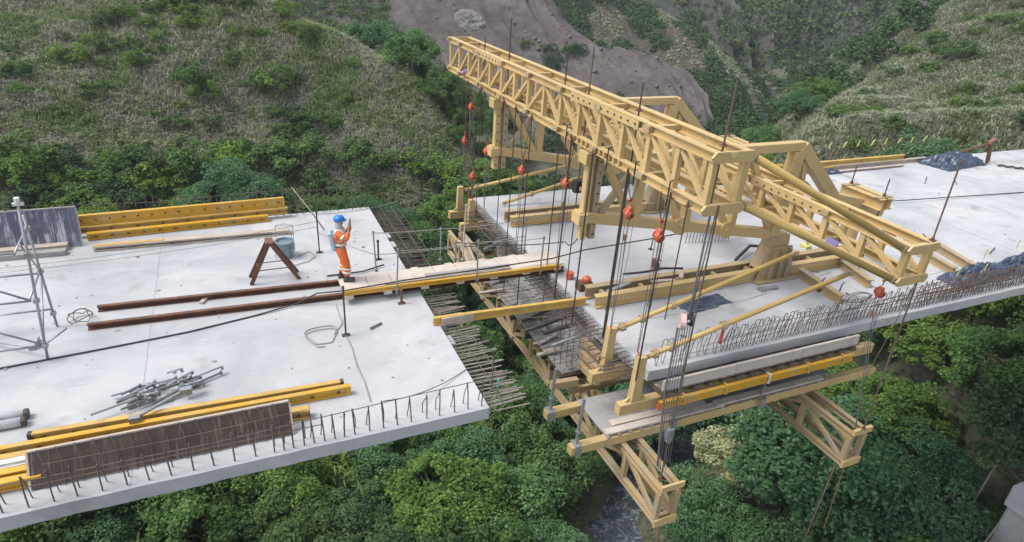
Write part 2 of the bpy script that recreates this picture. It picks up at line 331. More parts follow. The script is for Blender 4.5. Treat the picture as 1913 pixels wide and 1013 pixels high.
def hgt(x, y):
    x = np.ravel(np.asarray(x, float)); y = np.ravel(np.asarray(y, float))
    z = hgt0(x, y) + 1.3*vnoise(x, y, 9, 1) + 0.7*vnoise(x, y, 3.7, 2) + 0.3*vnoise(x, y, 1.4, 3)
    ds = dstream(x, y); z = z - 1.1*np.exp(-(ds/2.6)**2)
    u = np.clip((x-42)/8, 0, 1); over = (y > -4) & (y < 15.5)      # keep the bank below the deck
    z = np.where(over & (x > 2), np.minimum(z, -2.2 - 0.0*u), z)
    return z
def grid(name, x0, x1, y0, y1, st, mat, zf):
    xs = np.arange(x0, x1+st/2, st); ys = np.arange(y0, y1+st/2, st); X_, Y_ = np.meshgrid(xs, ys)
    v = np.stack([X_.ravel(), Y_.ravel(), zf(X_, Y_)], 1); nx, ny = len(xs), len(ys)
    i = (np.arange(ny-1)[:,None]*nx + np.arange(nx-1)[None]).ravel()
    return npmesh(name, v, np.stack([i, i+1, i+1+nx, i+nx], 1), mat, True)
tag(link('ground', grid('ground', -90, 170, -60, 150, 1.3, 'soil', hgt)), kind='structure')

def loft(name, rows, mat, nu, nv, amp, seed, rib=0.0):
    # rows of 3-D guide points, smoothed both ways, then roughened by noise
    def cr(P, n):
        P = np.asarray(P, float); m = len(P); t = np.linspace(0, m-1-1e-6, n); i = t.astype(int); f = (t-i)[:,None]
        if P.ndim == 3: f = f[..., None]
        g = lambda k: P[np.clip(k, 0, m-1)]
        a, b, c, d = g(i-1), g(i), g(i+1), g(i+2)
        return 0.5*((2*b)+(-a+c)*f+(2*a-5*b+4*c-d)*f*f+(-a+3*b-3*c+d)*f**3)
    G = np.stack([cr(r, nu) for r in rows]); G = cr(G, nv)
    x, y = G[...,0].ravel(), G[...,1].ravel()
    n = amp*(vnoise(x, y, 22, seed)+0.6*vnoise(x, y, 9, seed+1)+0.35*vnoise(x, y, 4, seed+2)).reshape(nv, nu)
    if rib:
        u = np.linspace(0, 1, nu)[None]*np.ones((nv,1)); vv = np.linspace(0, 1, nv)[:,None]*np.ones((1,nu))
        k = vnoise((u*nu).ravel()+8*vnoise((u*30).ravel(), (vv*30).ravel(), 4, seed+9), (vv*nv*0.18).ravel(), 13, seed+5).reshape(nv, nu)
        k2 = vnoise((u*nu).ravel(), (vv*nv*0.25).ravel(), 5, seed+6).reshape(nv, nu)
        n = n + rib*(1-np.abs(k)*4) + 0.35*rib*(1-np.abs(k2)*4)
    G[...,2] += n
    i = (np.arange(nv-1)[:,None]*nu + np.arange(nu-1)[None]).ravel()
    o = tag(link(name, npmesh(name, G.reshape(-1,3), np.stack([i, i+nu, i+1+nu, i+1], 1), mat, True)), kind='structure'); return o, G
scree_o, screeG = loft('scree_slope', [[(8.0, 240.5, 37.6), (49.8, 229.8, 37.1), (85.6, 213.4, 33.8), (104.1, 199.4, 28.9), (122.7, 182.7, 21.2)],
    [(8.6, 190.4, 3.8), (43.7, 180.9, 2.1), (71.0, 165.3, 0.2), (82.0, 155.7, -2.0), (99.7, 140.3, -8.7)],
    [(15.1, 165.7, -13.2), (43.5, 154.0, -12.5), (67.6, 138.3, -12.7), (80.5, 126.6, -12.1), (96.0, 110.5, -16.7)],
    [(23.2, 142.3, -26.8), (43.8, 128.7, -26.7), (63.4, 113.5, -23.7), (80.1, 105.1, -19.4), (89.2, 95.2, -21.3)],
    [(27.4, 119.0, -38.9), (42.0, 105.9, -35.5), (54.7, 95.4, -30.7), (70.0, 87.7, -26.0), (81.0, 81.0, -24.6)]], 'scree', 200, 150, 1.6, 21, 1.3)
ridge_o, ridgeG = loft('ridge', [[(74.6, 154.9, 4.8), (77.9, 142.0, -7.3), (81.8, 129.4, -15.0), (85.7, 117.2, -20.9), (86.0, 105.7, -25.0), (86.5, 97.6, -28.2), (85.1, 90.8, -32.6)],
    [(80.7, 156.4, 6.4), (86.7, 142.8, -5.3), (90.6, 129.6, -11.2), (94.0, 117.2, -16.1), (95.1, 107.3, -20.3), (94.8, 99.6, -23.8), (93.7, 92.4, -30.1)],
    [(87.1, 164.3, 14.3), (97.9, 148.7, -0.9), (103.1, 136.7, -4.0), (107.1, 124.7, -8.5), (109.1, 113.6, -13.1), (108.3, 104.7, -19.4), (105.8, 95.9, -27.0)],
    [(115.9, 181.1, -3.6), (123.8, 163.6, -11.2), (129.1, 150.5, -15.5), (132.6, 136.8, -19.3), (136.6, 124.4, -24.4), (135.5, 113.8, -29.1), (132.3, 102.0, -38.5)]], 'ridge', 130, 70, 1.6, 31, 0.8)
far_o, farG = loft('far_mountain', [[(125.7, 305.1, 75.9), (173.9, 274.6, 77.8), (205.8, 245.4, 77.6), (234.9, 218.4, 77.3), (263.3, 184.2, 75.9)],
    [(119.5, 253.2, 14.5), (154.5, 228.8, 17.0), (183.5, 201.4, 19.2), (208.9, 175.6, 21.1), (228.6, 150.1, 22.6)],
    [(123.4, 219.7, -4.7), (146.4, 200.4, -4.2), (168.1, 177.5, -1.6), (187.3, 157.8, -0.9), (205.6, 134.2, 3.3)],
    [(125.9, 192.5, -21.9), (145.5, 173.4, -17.2), (158.5, 156.3, -18.0), (172.4, 144.4, -12.8), (189.9, 121.7, -9.4)],
    [(123.4, 165.2, -45.5), (136.5, 149.5, -40.1), (147.0, 133.8, -34.8), (158.1, 121.1, -30.4), (171.1, 102.9, -23.4)]], 'far_rock', 200, 160, 3, 41, 9.0)
# wide land all round so that the ground reaches the horizon
xs = np.linspace(-1, 1, 60); X_, Y_ = np.meshgrid(np.sign(xs)*np.abs(xs)**2*1500, np.sign(xs)*np.abs(xs)**2*1500)
rr_ = np.hypot(X_-20, Y_-40).ravel()
zz = -75 + np.clip((rr_-260)*0.12, 0, 90) + np.clip(rr_/200, 0, 1)*60*vnoise(X_.ravel(), Y_.ravel(), 180, 51)
i = (np.arange(59)[:,None]*60 + np.arange(59)[None]).ravel()
tag(link('terrain', npmesh('terrain', np.stack([X_.ravel(), Y_.ravel(), zz], 1), np.stack([i, i+1, i+61, i+60], 1), 'far_rock', True)), kind='structure')
# the stream
sv = []
S2 = np.repeat(STREAM, 1, 0); t = np.linspace(0, len(S2)-1, 90); k = np.minimum(t.astype(int), len(S2)-2); f = (t-k)[:,None]; cl = S2[k]*(1-f)+S2[k+1]*f
dv = np.gradient(cl, axis=0); nn = np.stack([-dv[:,1], dv[:,0]], 1); nn /= np.linalg.norm(nn, axis=1)[:,None]
zc = hgt0(cl[:,0], cl[:,1]) - 0.75; zc = np.convolve(np.pad(zc, 4, 'edge'), np.ones(9)/9, 'valid')
for s_ in (-3.4, -1.1, 1.1, 3.4): sv.append(np.column_stack([cl + nn*s_, zc]))
sv = np.stack(sv); i = (np.arange(3)[:,None]*90+np.arange(89)[None]).ravel()
tag(link('stream', npmesh('stream', sv.reshape(-1,3), np.stack([i, i+1, i+91, i+90], 1), 'water', True)), kind='structure')

# ---------------------------------------------------------------- bridge decks (two cantilevers of one box girder)
W = 11.35
def girder(t, x0, x1, ext):
    # cantilever slab with haunches, two webs, bottom slab; open (hollow) at the ends
    top = [(0,0),(W,0),(W,-0.27),(W-2.3,-0.5),(W-2.6,-0.55),(W-3.0,-0.30),(3.0,-0.30),(2.6,-0.55),(2.3,-0.5),(0,-0.27)]
    b = MB()
    n = len(top); r0 = random.Random(int(x1)); ns = int((x1-x0)/0.35); xs_ = np.linspace(x0, x1, ns+1); vs_ = []     # slightly uneven cast edges
    for x in xs_:
        j1, j2 = r0.uniform(-0.010, 0.008), r0.uniform(-0.012, 0.012)
        for k, (y, z) in enumerate(top): vs_.append((x, y+(j1 if k in (0, 9) else j2 if k in (1, 2) else 0), z+(r0.uniform(-0.012, 0.008) if k in (2, 9) else r0.uniform(-0.006, 0.0) if k in (0, 1) else 0)))
    b.add(vs_, [(s_*n+i, (s_+1)*n+i, (s_+1)*n+(i+1) % n, s_*n+(i+1) % n) for s_ in range(ns) for i in range(n)] + [tuple(range(n)), tuple(range(ns*n+n-1, ns*n-1, -1))])
    part(t, 'deck_slab', b, 'concrete')
    for s in (0, 1):
        w = MB(); y0, y1, yb0, yb1 = (2.3, 2.75, 2.6, 3.0) if s == 0 else (W-2.3, W-2.75, W-2.6, W-3.0)
        w.plate([(x0, (y0+y1)/2, -0.53), (x1, (y0+y1)/2, -0.53), (x1, (yb0+yb1)/2, -1.4), (x0, (yb0+yb1)/2, -1.4)], (0, 1, -0.15), 0.4)
        part(t, 'web', w, 'concrete_edge')
    bs_ = MB(); bs_.box((x0, 2.62, -1.64), (x1, W-2.62, -1.4)); part(t, 'bottom_slab', bs_, 'concrete_edge')
deckL = thing('bridge_deck', 'white concrete bridge deck cantilever that the worker in orange stands on', 'bridge deck', (-20, W/2, -1.64))
girder(deckL, -46, 0, 1)
deckR = thing('bridge_deck', 'white concrete bridge deck cantilever carrying the tan steel form traveller', 'bridge deck', (30, W/2, -1.64))
girder(deckR, 3.85, 62, 1)
for t_, xs_ in ((deckL, (-2.17, -6.3, -10.4, -14.6)), (deckR, (8.05, 12.2, 16.4, 20.5, 24.6, 28.8, 33))):      # construction joints between the cast segments
    for x in xs_:
        b = MB(); b.box((x-0.007, 0.02, 0.001), (x+0.007, W-0.02, 0.0035)); part(t_, 'construction_joint', b, 'concrete_edge')
BL, BR = deckL.location, deckR.location
def sub(t, loc): return (loc[0]-t.location[0], loc[1]-t.location[1], loc[2]-t.location[2])

# upright stirrups along the near edge of the left deck
st = []
for k in range(6):
    b = MB(); h = 0.60+0.03*random.uniform(-1, 1); l = random.uniform(-0.03, 0.03)
    b.tube([(0,0,-0.02),(l*0.5,0.0,h*0.55),(l,0.02,h)], 0.0135, 4)
    b.tube([(l,0.02,h),(l+0.01,0.05,h*0.86),(0.01,0.16+random.uniform(-.03,.05),h*0.42),(0.0,0.20,-0.02)], 0.011, 4)
    st.append(b.mesh('rebar', 'rebar'))
xs_ = [-0.13]
while xs_[-1] > -13: xs_.append(xs_[-1] - (0.285 if xs_[-1] > -2.4 else 0.18 if xs_[-1] > -3.9 else 0.33)*random.uniform(0.9, 1.1))
for x in xs_: rep(deckL, 'rebar', random.choice(st), sub(deckL, (x, 0.10, 0)), random.uniform(-0.25, 0.25), (1, 1, random.uniform(0.9, 1.1)))
b = MB(); b.tube([(-13,0.14,0.52),(-8,0.13,0.50),(-5,0.10,0.49),(-3.4,0.11,0.54),(-1.5,0.12,0.60),(0.35,0.13,0.64)], 0.009, 5); part(deckL, 'rebar', b, 'rebar')
b = MB(); b.tube([(-9,0.2,0.30),(-6,0.16,0.36),(-3.2,0.14,0.36)], 0.009, 5); part(deckL, 'rebar', b, 'rebar')
# far edge bars
fb = []
for k in range(5):
    b = MB(); l = random.uniform(-0.05, 0.05); b.tube([(0,0,-0.02),(l*.4,0,0.3),(l,0.02,0.92)], 0.0145, 4); fb.append(b.mesh('rebar', 'rebar'))
x = -0.1
while x > -11.5:
    rep(deckL, 'rebar', random.choice(fb), sub(deckL, (x, W-0.10, 0)), random.uniform(-1, 1), (1, 1, random.uniform(0.85, 1.15))); x -= random.uniform(0.19, 0.27)
for z, y in ((0.84, W-0.1), (0.42, W-0.08)):
    b = MB(); b.tube([(x_, y+0.03*math.sin(x_*2), z+0.05*math.sin(x_*1.3)) for x_ in np.linspace(-12, 0.6, 12)], 0.008, 4); part(deckL, 'rebar', b, 'rebar')
# bars left projecting from the two deck ends, top and bottom mat of the slab
sb = []
for k in range(8):
    L_ = random.uniform(0.75, 1.15); b = MB(); d1, d2 = random.uniform(-0.05, 0.05), random.uniform(-0.07, 0.03)
    b.tube([(-0.05,0,0),(L_*0.5,d1*0.4,d2*0.35),(L_,d1,d2)], 0.0125, 5); sb.append(b.mesh('rebar', 'rebar_dusty' if k < 4 else 'rebar'))
for z in (-0.07, -0.21):
    y = 0.12
    while y < W-0.1:
        rep(deckL, 'rebar', sb[random.randrange(4) if y < 5 else random.randrange(4, 8)], sub(deckL, (0, y, z - (0.04 if 2.2 < y < 9 else 0))), random.uniform(-0.09, 0.09)); y += random.uniform(0.11, 0.17)
    y = 0.15
    while y < W-0.1:
        rep(deckR, 'rebar', sb[random.randrange(4, 8)], sub(deckR, (3.85, y, z)), math.pi+random.uniform(-0.12, 0.12), (random.uniform(0.6, 0.95), 1, 1)); y += random.uniform(0.14, 0.22)
for x, y0, y1, z in ((0.35,0.1,3.0,-0.05),(0.62,0.2,2.6,-0.05),(0.4,7.2,11.3,-0.05),(0.75,6.2,11.2,-0.05),(0.3,6.4,11.2,-0.22),(0.55,3.4,5.0,-0.2),(1.0,7.5,11.0,-0.1)):
    b = MB(); b.tube([(x,y0,z),(x+0.02,(y0+y1)/2,z-0.02),(x-0.01,y1,z+0.01)], 0.010, 5); part(deckL, 'rebar', b, 'rebar')
for x, y0, y1, z in ((3.6,0.3,11,-0.05),(3.35,0.9,9.6,-0.06),(3.12,1.4,9.0,-0.06),(3.7,0.3,11,-0.21),(3.4,0.9,10.2,-0.21)):
    b = MB(); b.tube([(x,y0,z),(x+0.03,(y0+y1)/2,z-0.03),(x-0.02,y1,z+0.01)], 0.010, 5); part(deckR, 'rebar', b, 'rebar')
# anchor blocks on the left deck end
for y, z in ((3.45,-0.2),(2.75,-0.24),(8.3,-0.2),(9.0,-0.2)):
    b = MB(); b.box((0.0, y-0.19, z-0.16), (0.16, y+0.19, z+0.13)); b.box((0.16, y-0.12, z-0.1), (0.2, y+0.12, z+0.08)); part(deckL, 'anchor_block', b, 'concrete_edge')
# web and bottom mats waiting for concrete in front of the right deck
for yb in (2.72, W-2.72):
    for i_ in range(5):
        x = 3.72-0.18*i_
        b = MB(); b.tube([(x,yb,-0.15),(x-0.01,yb+0.03,-0.9),(x,yb,-1.6)], 0.010, 4); part(deckR, 'rebar', b, 'rebar')
    for z in np.arange(-1.5, -0.3, 0.2):
        b = MB(); b.tube([(3.9,yb+0.05,z),(3.4,yb+0.06,z-0.01),(2.95,yb+0.05,z+random.uniform(-.06,.03))], 0.010, 4); part(deckR, 'rebar', b, 'rebar')
for y in np.arange(3.0, 8.5, 0.22):
    b = MB(); b.tube([(4.0,y,-1.36),(3.4,y+0.03,-1.38),(2.85+random.uniform(-.15,.15),y+random.uniform(-.05,.05),-1.40)], 0.010, 4); part(deckR, 'rebar', b, 'rebar')
for x in (3.0, 3.25, 3.5, 3.7):
    b = MB(); b.tube([(x,2.7,-1.34),(x+0.02,5.6,-1.37),(x,8.6,-1.34)], 0.010, 4); part(deckR, 'rebar', b, 'rebar')
# hooked bars along the near edge of the right deck
hk = []
for k in range(6):
    b = MB(); h = 0.74+0.05*random.uniform(-1, 1); l = 0.08+random.uniform(-0.03, 0.04)
    p_ = [(0,0,-0.02),(l*0.5,0.0,h*0.5),(l,0.0,h-0.05)] + [(l+0.055-0.055*math.cos(a), 0.0, h-0.05+0.055*math.sin(a)) for a in (0.8,1.57,2.3,3.0)] + [(l+0.11,0.0,h-0.14)]
    b.tube(p_, 0.0105, 4)
    b.tube([(0.0,0.05,-0.02),(0.02,0.1,0.22),(0.14,0.12,0.42)], 0.0095, 4)
    hk.append(b.mesh('hooked_rebar', 'rebar'))
x = 4.12
while x < 20.5:
    rep(deckR, 'hooked_rebar', random.choice(hk), sub(deckR, (x, 0.14+random.uniform(-.02,.02), 0)), random.uniform(-0.35, 0.25)+(0.5 if x > 12 else 0), (1, 1, random.uniform(0.85, 1.1)))
    x += random.uniform(0.10, 0.16) if x > 6 else random.uniform(0.2, 0.3)
for k in range(5):
    b = MB(); b.tube([(x_, 0.2+0.06*k+0.05*math.sin(x_*0.7+k), 0.16+0.035*k+0.05*math.sin(x_*0.9+2*k)) for x_ in np.linspace(4.6+k*0.8, 18.5-k*0.3, 14)], 0.009, 4); part(deckR, 'rebar', b, 'rebar')

# ---------------------------------------------------------------- the form traveller
def cross_truss(name, label, y0, y1, xf, xr, z0, z1, n, mat, ch=(0.17, 0.2), web=0.11, stiff=(), splices=(), endplate=True, flip=True):
    t = thing(name, label, 'steel truss', ((xf+xr)/2, (y0+y1)/2, z0))
    cw, hh = ch; zt, zb = z1-hh/2, z0+hh/2
    for x in (xf, xr):
        for z in (zt, zb):
            b = MB(); b.ibeam((x,y0,z), (x,y1,z), cw, hh, 0.022); part(t, 'chord', b, mat)
        step = (y1-y0)/n
        for i in range(n+1):
            y = y0+0.06+(y1-y0-0.12)*i/n
            b = MB(); b.beam((x,y,z0+hh), (x,y,z1-hh), web*0.9, web, (0,1,0)); part(t, 'web_post', b, mat)
            if i < n:
                ya, yb = y+0.03, y+(y1-y0-0.12)/n-0.03
                up_first = (y+step/2 < (y0+y1)/2) if flip else (i % 2 == 0)   # near half: top end towards the middle
                a_, b_ = ((x,ya,z0+hh), (x,yb,z1-hh)) if up_first else ((x,ya,z1-hh), (x,yb,z0+hh))
                b = MB(); b.beam(a_, b_, web*0.75, web*0.62, (1,0,0)); part(t, 'diagonal', b, mat)
    for i in range(0, n+1, 2):
        y = y0+0.10+(y1-y0-0.2)*i/n
        for z in (z0+hh*0.5, z1-hh*0.5):
            b = MB(); b.beam((xf+0.012,y,z), (xr-0.012,y,z), 0.09, 0.09); part(t, 'batten', b, mat)
        if 0 < i < n:
            for x, s in ((xf, -1), (xr, 1)):
                for z in (z0+hh*0.55, z1-hh*0.5):
                    b = MB(); b.disc((x+s*(cw/2-0.03),y,z), (1,0,0), 0.075, 0.12, 8); b.box((x+s*(cw/2)-0.045,y-0.11,z-0.06),(x+s*(cw/2)+0.045,y+0.11,z+0.05)); part(t, 'pin_lug', b, 'tan_dusty_shade')
    if endplate:
        for y, s in ((y0, -1), (y1, 1)):
            for z in (zt, zb):
                b = MB(); e = 0.16; h2 = hh*0.56
                b.plate([(xf-e*0.9,y+s*0.03,z),(xf-e*0.4,y+s*0.03,z+h2),(xr+e*0.5,y+s*0.03,z+h2),(xr+e*0.9,y+s*0.03,z),(xr+e*0.5,y+s*0.03,z-h2),(xf-e*0.4,y+s*0.03,z-h2)], (0,1,0), 0.05); part(t, 'end_plate', b, mat)
    for ya, yb in stiff:                        # ribbed stretches of the bottom chord above the supports
        for y in np.arange(ya, yb, 0.2):
            b = MB(); b.box((xf-cw/2-0.004, y, z0+0.018), (xf-0.012, y+0.05, z0+hh-0.018)); part(t, 'stiffener', b, mat)
    for ya, yb in splices:                      # bolted splice plates on the top chord
        b = MB(); b.box((xf-cw/2-0.022, ya, zt-hh/2-0.02), (xf-cw/2+0.003, yb, zt+hh/2-0.03)); sp = part(t, 'splice_plate', b, mat)
        for y in np.arange(ya+0.1, yb, 0.26):
            b = MB(); b.disc((xf-cw/2-0.03,y,zt-0.01), (1,0,0), 0.022, 0.03, 6); part(sp, 'bolt', b, 'dark_steel', top=t)
    return t
T1 = cross_truss('cross_truss', 'long tan steel lattice truss spanning high across the right deck end', -1.15, 12.95, 3.42, 4.10, 4.27, 5.40, 15, 'tan', ch=(0.16, 0.175), web=0.115,
                 stiff=((8.0, 10.2), (1.6, 4.2)), splices=((1.1, 3.9), (8.2, 10.4)))
T2 = cross_truss('cross_truss', 'tan steel lattice truss behind and below the long front one', -1.72, 13.0, 8.6, 9.3, 2.36, 3.28, 14, 'tan', ch=(0.16, 0.18), web=0.135,
                 stiff=((1.6, 4.2),), splices=((0.5, 3.0),), flip=True)
LT1 = cross_truss('lower_truss', 'dusty tan lattice truss hung lowest under the open deck end', -1.62, 12.9, 3.47, 3.93, -2.92, -1.92, 11, 'tan_dusty_shade', ch=(0.13, 0.16), web=0.13, endplate=False, flip=False)
LT2 = cross_truss('lower_truss', 'tan lattice truss poking out below the right deck near the big tree', -1.72, 12.9, 9.15, 9.62, -2.95, -1.92, 10, 'tan_dusty_shade', ch=(0.13, 0.16), web=0.13, endplate=False, flip=False)
for t, x0, x1 in ((LT1, 3.40, 4.0), (LT2, 9.08, 9.70)):
    for z in (-1.92, -2.92):
        b = MB(); b.box((x0, t.location[1]-7.31 if t is LT1 else -1.78, z-(0.02 if z > -2.5 else 0.06)), (x1, -1.62 if t is LT1 else -1.70, z+0.14)); part(t, 'end_plate', b, 'tan')
# yellow sticker and a cloth tied on the front truss
b = MB(); b.plate([(3.62,-1.212,5.40),(3.80,-1.212,5.40),(3.74,-1.212,5.30),(3.67,-1.212,5.30)], (0,1,0), 0.006); part(T1, 'sticker', b, 'ribbon')
b = MB()
for k in range(6): b.beam((3.22+0.02*k, 11.2+0.06*k, 4.46-0.02*k), (3.48, 11.35+0.08*k, 4.58-0.01*k), 0.05, 0.03, bev=0.01)
solo('cloth', b, 'purple', 'purple rag tied round the far end of the long front truss', 'rag')
b = MB()
for k in range(5): b.beam((9.0+0.03*k,-0.05+0.07*k,2.40), (9.3,0.02+0.06*k,2.62), 0.06, 0.04, bev=0.012)
b = MB()
for k in range(5): b.beam((8.42,-0.1+0.06*k,2.42+0.01*k), (8.62,-0.02+0.06*k,2.64), 0.07, 0.05, bev=0.012)
solo('cloth', b, 'purple', 'purple rag tied to the lower chord of the rear truss', 'rag')

def main_frame(label, y):
    t = thing('main_frame', label, 'steel frame', (7.5, y, 0.7)); tn = 'tan'
    def bz(x): return 2.62-(x-3.4)*0.185           # sloping bottom chord
    def bm(name, a, b_, w, h, mat=tn, bev=0.012):
        m_ = MB(); m_.beam((a[0],y,a[1]), (b_[0],y,b_[1]), w, h, bev=bev); return part(t, name, m_, mat)
    bm('bottom_chord', (3.30, bz(3.3)), (10.05, bz(10.05)), 0.26, 0.27)
    bm('top_chord', (4.4, 3.98), (10.12, 4.0), 0.24, 0.24)
    bm('rear_post', (9.86, 1.35), (10.02, 3.86), 0.30, 0.36)
    for x in (5.0, 6.6, 8.22): bm('frame_post', (x, bz(x)+0.13), (x, 3.86), 0.22, 0.2)
    for (xa, xb) in ((3.95, 4.85), (5.2, 6.42), (6.8, 8.02), (8.4, 9.7)): bm('frame_diagonal', (xa, 3.86), (xb, bz(xb)+0.11), 0.18, 0.17)
    bm('frame_diagonal', (3.95, bz(3.9)+0.12), (4.75, 3.70), 0.15, 0.15, 'tan_dusty_shade')  # brace seen from its shadow side, that shade put into the greyer tan
    for x in (6.42, 8.02):
        m_ = MB(); m_.disc((x, y, bz(x)+0.02), (0,1,0), 0.25, 0.33, 14); m_.disc((x, y, bz(x)+0.02), (0,1,0), 0.07, 0.42, 8); part(t, 'gusset', m_, tn, smooth=False)
    # rear leg: diagonal that turns into the tail beam
    bm('back_diagonal', (10.1, 3.98), (12.1, 2.2), 0.28, 0.34)
    bm('back_diagonal', (10.35, 3.55), (10.75, 1.6), 0.16, 0.16)
    bm('tail_beam', (11.6, 2.36), (14.25, 1.76), 0.30, 0.42)
    bm('tail_post', (13.3, 1.70), (13.35, 0.36), 0.24, 0.24)
    bm('frame_post', (10.62, 2.9), (11.6, 2.2), 0.12, 0.12)
    # front leg: two hollow columns with bolt holes, cap and foot blocks
    for s in (-1, 1):
        m_ = MB(); m_.beam((3.62+0.13*s, y, 2.02), (3.62+0.13*s, y, 4.255), 0.16, 0.2, (0,1,0), bev=0.01); c_ = part(t, 'front_column', m_, 'tan' if s < 0 else 'tan_dusty_shade')
        for z in np.arange(2.15, 4.2, 0.26):
            m_ = MB(); m_.disc((3.62+0.13*s, y-0.109, z), (0,1,0), 0.022, 0.02, 8); part(c_, 'bolt_hole', m_, 'black', top=t)
    for z in (2.58, 4.08):
        m_ = MB(); m_.beam((3.28, y, z), (3.53, y, z), 0.38, 0.28, bev=0.02); part(t, 'clamp_block', m_, tn)
    # stool under the rear post
    m_ = MB(); m_.plate([(9.55,y,0.36),(10.75,y,0.36),(10.5,y,1.02),(10.45,y,1.4),(9.7,y,1.4),(9.75,y,1.0)], (0,1,0), 0.34); part(t, 'rear_shoe', m_, 'tan_dusty_shade')
    for s in (-1, 1):
        m_ = MB(); m_.plate([(9.5,y+s*0.2,0.05),(10.9,y+s*0.2,0.05),(10.62,y+s*0.2,1.05),(9.75,y+s*0.2,1.05)], (0,1,0), 0.03); part(t, 'shoe_plate', m_, 'tan_dusty_shade')
    for x in (9.9, 10.2, 10.5):
        m_ = MB(); m_.box((x, y-0.34, 0.06), (x+0.03, y-0.215, 1.0)); part(t, 'shoe_rib', m_, 'tan_dusty_shade')
    m_ = MB(); m_.box((9.4, y-0.42, 0.012), (11.0, y+0.42, 0.05)); part(t, 'base_plate', m_, 'tan_dusty_shade')
    return t
main_frame('nearer of the two tan steel frames standing along the right deck', 3.0)
main_frame('farther of the two tan steel frames standing along the right deck', 8.65)

def anchor_beam(label, y):
    t = thing('anchor_beam', label, 'steel beam', (13.35, y, 2.0))
    for dx in (-0.17, 0.17):
        b = MB(); b.ibeam((13.35+dx, y-0.75, 2.26), (13.35+dx, y+0.75, 2.26), 0.22, 0.34, 0.025); part(t, 'girder', b, 'tan')
    b = MB(); b.box((13.0, y-0.2, 2.0), (13.7, y+0.2, 2.085)); part(t, 'saddle', b, 'tan_dusty_shade')
    b = MB(); b.box((13.05, y-0.66, 2.432), (13.65, y-0.5, 2.46)); b.box((13.05, y+0.5, 2.432), (13.65, y+0.66, 2.46)); part(t, 'bearing_plate', b, 'tan_dusty_shade')
    for dy in (-0.58, 0.58):
        for dx in (0.0,):
            b = MB(); b.tube([(13.35+dx,y+dy,0.0),(13.35+dx,y+dy,3.0)], 0.02, 6); r = part(t, 'anchor_rod', b, 'dark_steel')
            b = MB(); b.disc((13.35+dx,y+dy,2.5), (0,0,1), 0.05, 0.08, 6); part(r, 'nut', b, 'rust', top=t)
    return t
anchor_beam('tan anchor cross beam holding down the tail of the nearer frame', 3.0)
anchor_beam('tan anchor cross beam holding down the tail of the farther frame', 8.65)

def rail(label, y):
    t = thing('runway_beam', label, 'steel beam', (9, y, 0.0))
    for dy in (-0.26, 0.26):
        b = MB(); b.ibeam((4.1, y+dy, 0.19), (14.0, y+dy, 0.19), 0.2, 0.33, 0.022); part(t, 'rail_girder', b, 'tan' if dy < 0 else 'tan_dusty_shade')
    for x in np.arange(4.5, 13.9, 1.25):
        b = MB(); b.beam((x, y-0.155, 0.17), (x, y+0.155, 0.17), 0.10, 0.2); part(t, 'spacer', b, 'tan_dusty_shade')
    for x in np.arange(4.3, 14, 1.9):
        b = MB(); b.box((x, y-0.45, 0.002), (x+0.14, y+0.45, 0.024)); part(t, 'sleeper', b, 'timber_grey')
    return t
rail('double tan runway beam under the nearer frame, rust stained inside', 3.15)
rail('double tan runway beam under the farther frame', 8.75)
# loose timber and scrap lying in the near runway
for k, (x, y, z, l, a, m_, nm, lb) in enumerate(((5.0,3.2,0.30,0.9,0.3,'timber_grey','timber_offcut','grey timber offcut lying in the near end of the nearer runway beam'),
                             (6.4,3.12,0.32,0.7,-0.2,'timber','timber_offcut','pale timber offcut lying across the nearer runway beam'),
                             (7.1,3.25,0.36,0.45,0.9,'timber','timber_offcut','short pale timber wedge on the nearer runway beam beside the hanging chains'))):
    b = MB(); b.beam((x-l/2*math.cos(a), y-l/2*math.sin(a), z), (x+l/2*math.cos(a), y+l/2*math.sin(a), z+0.02), 0.12, 0.05); solo(nm, b, m_, lb, 'timber')
# hydraulic box with orange pump at the near end of the near rail
b = MB(); b.box((4.02,3.30,0.02),(4.5,3.75,0.34)); t = thing('jack', 'orange topped hydraulic jack at the front end of the nearer runway beam', 'jack', (4.3,3.9,0.0))
b = MB(); b.box((4.15,3.75,0.0),(4.55,4.05,0.22)); part(t,'body',b,'rust'); b = MB(); b.lathe((4.42,3.9,0.22), [(0.11,0),(0.13,0.04),(0.12,0.1),(0.05,0.16)], 10); part(t,'cap',b,'orange'); b = MB(); b.tube([(4.55,3.9,0.14),(4.8,3.85,0.05),(5.1,3.95,0.02)],0.014,5); part(t,'hose',b,'cable')
solo('bucket', MB().lathe((4.25,4.55,0.002), [(0.09,0),(0.11,0.02),(0.12,0.2),(0.10,0.21)], 12), 'orange', 'small orange pot standing on the edge of the right deck', 'pot', smooth=False)

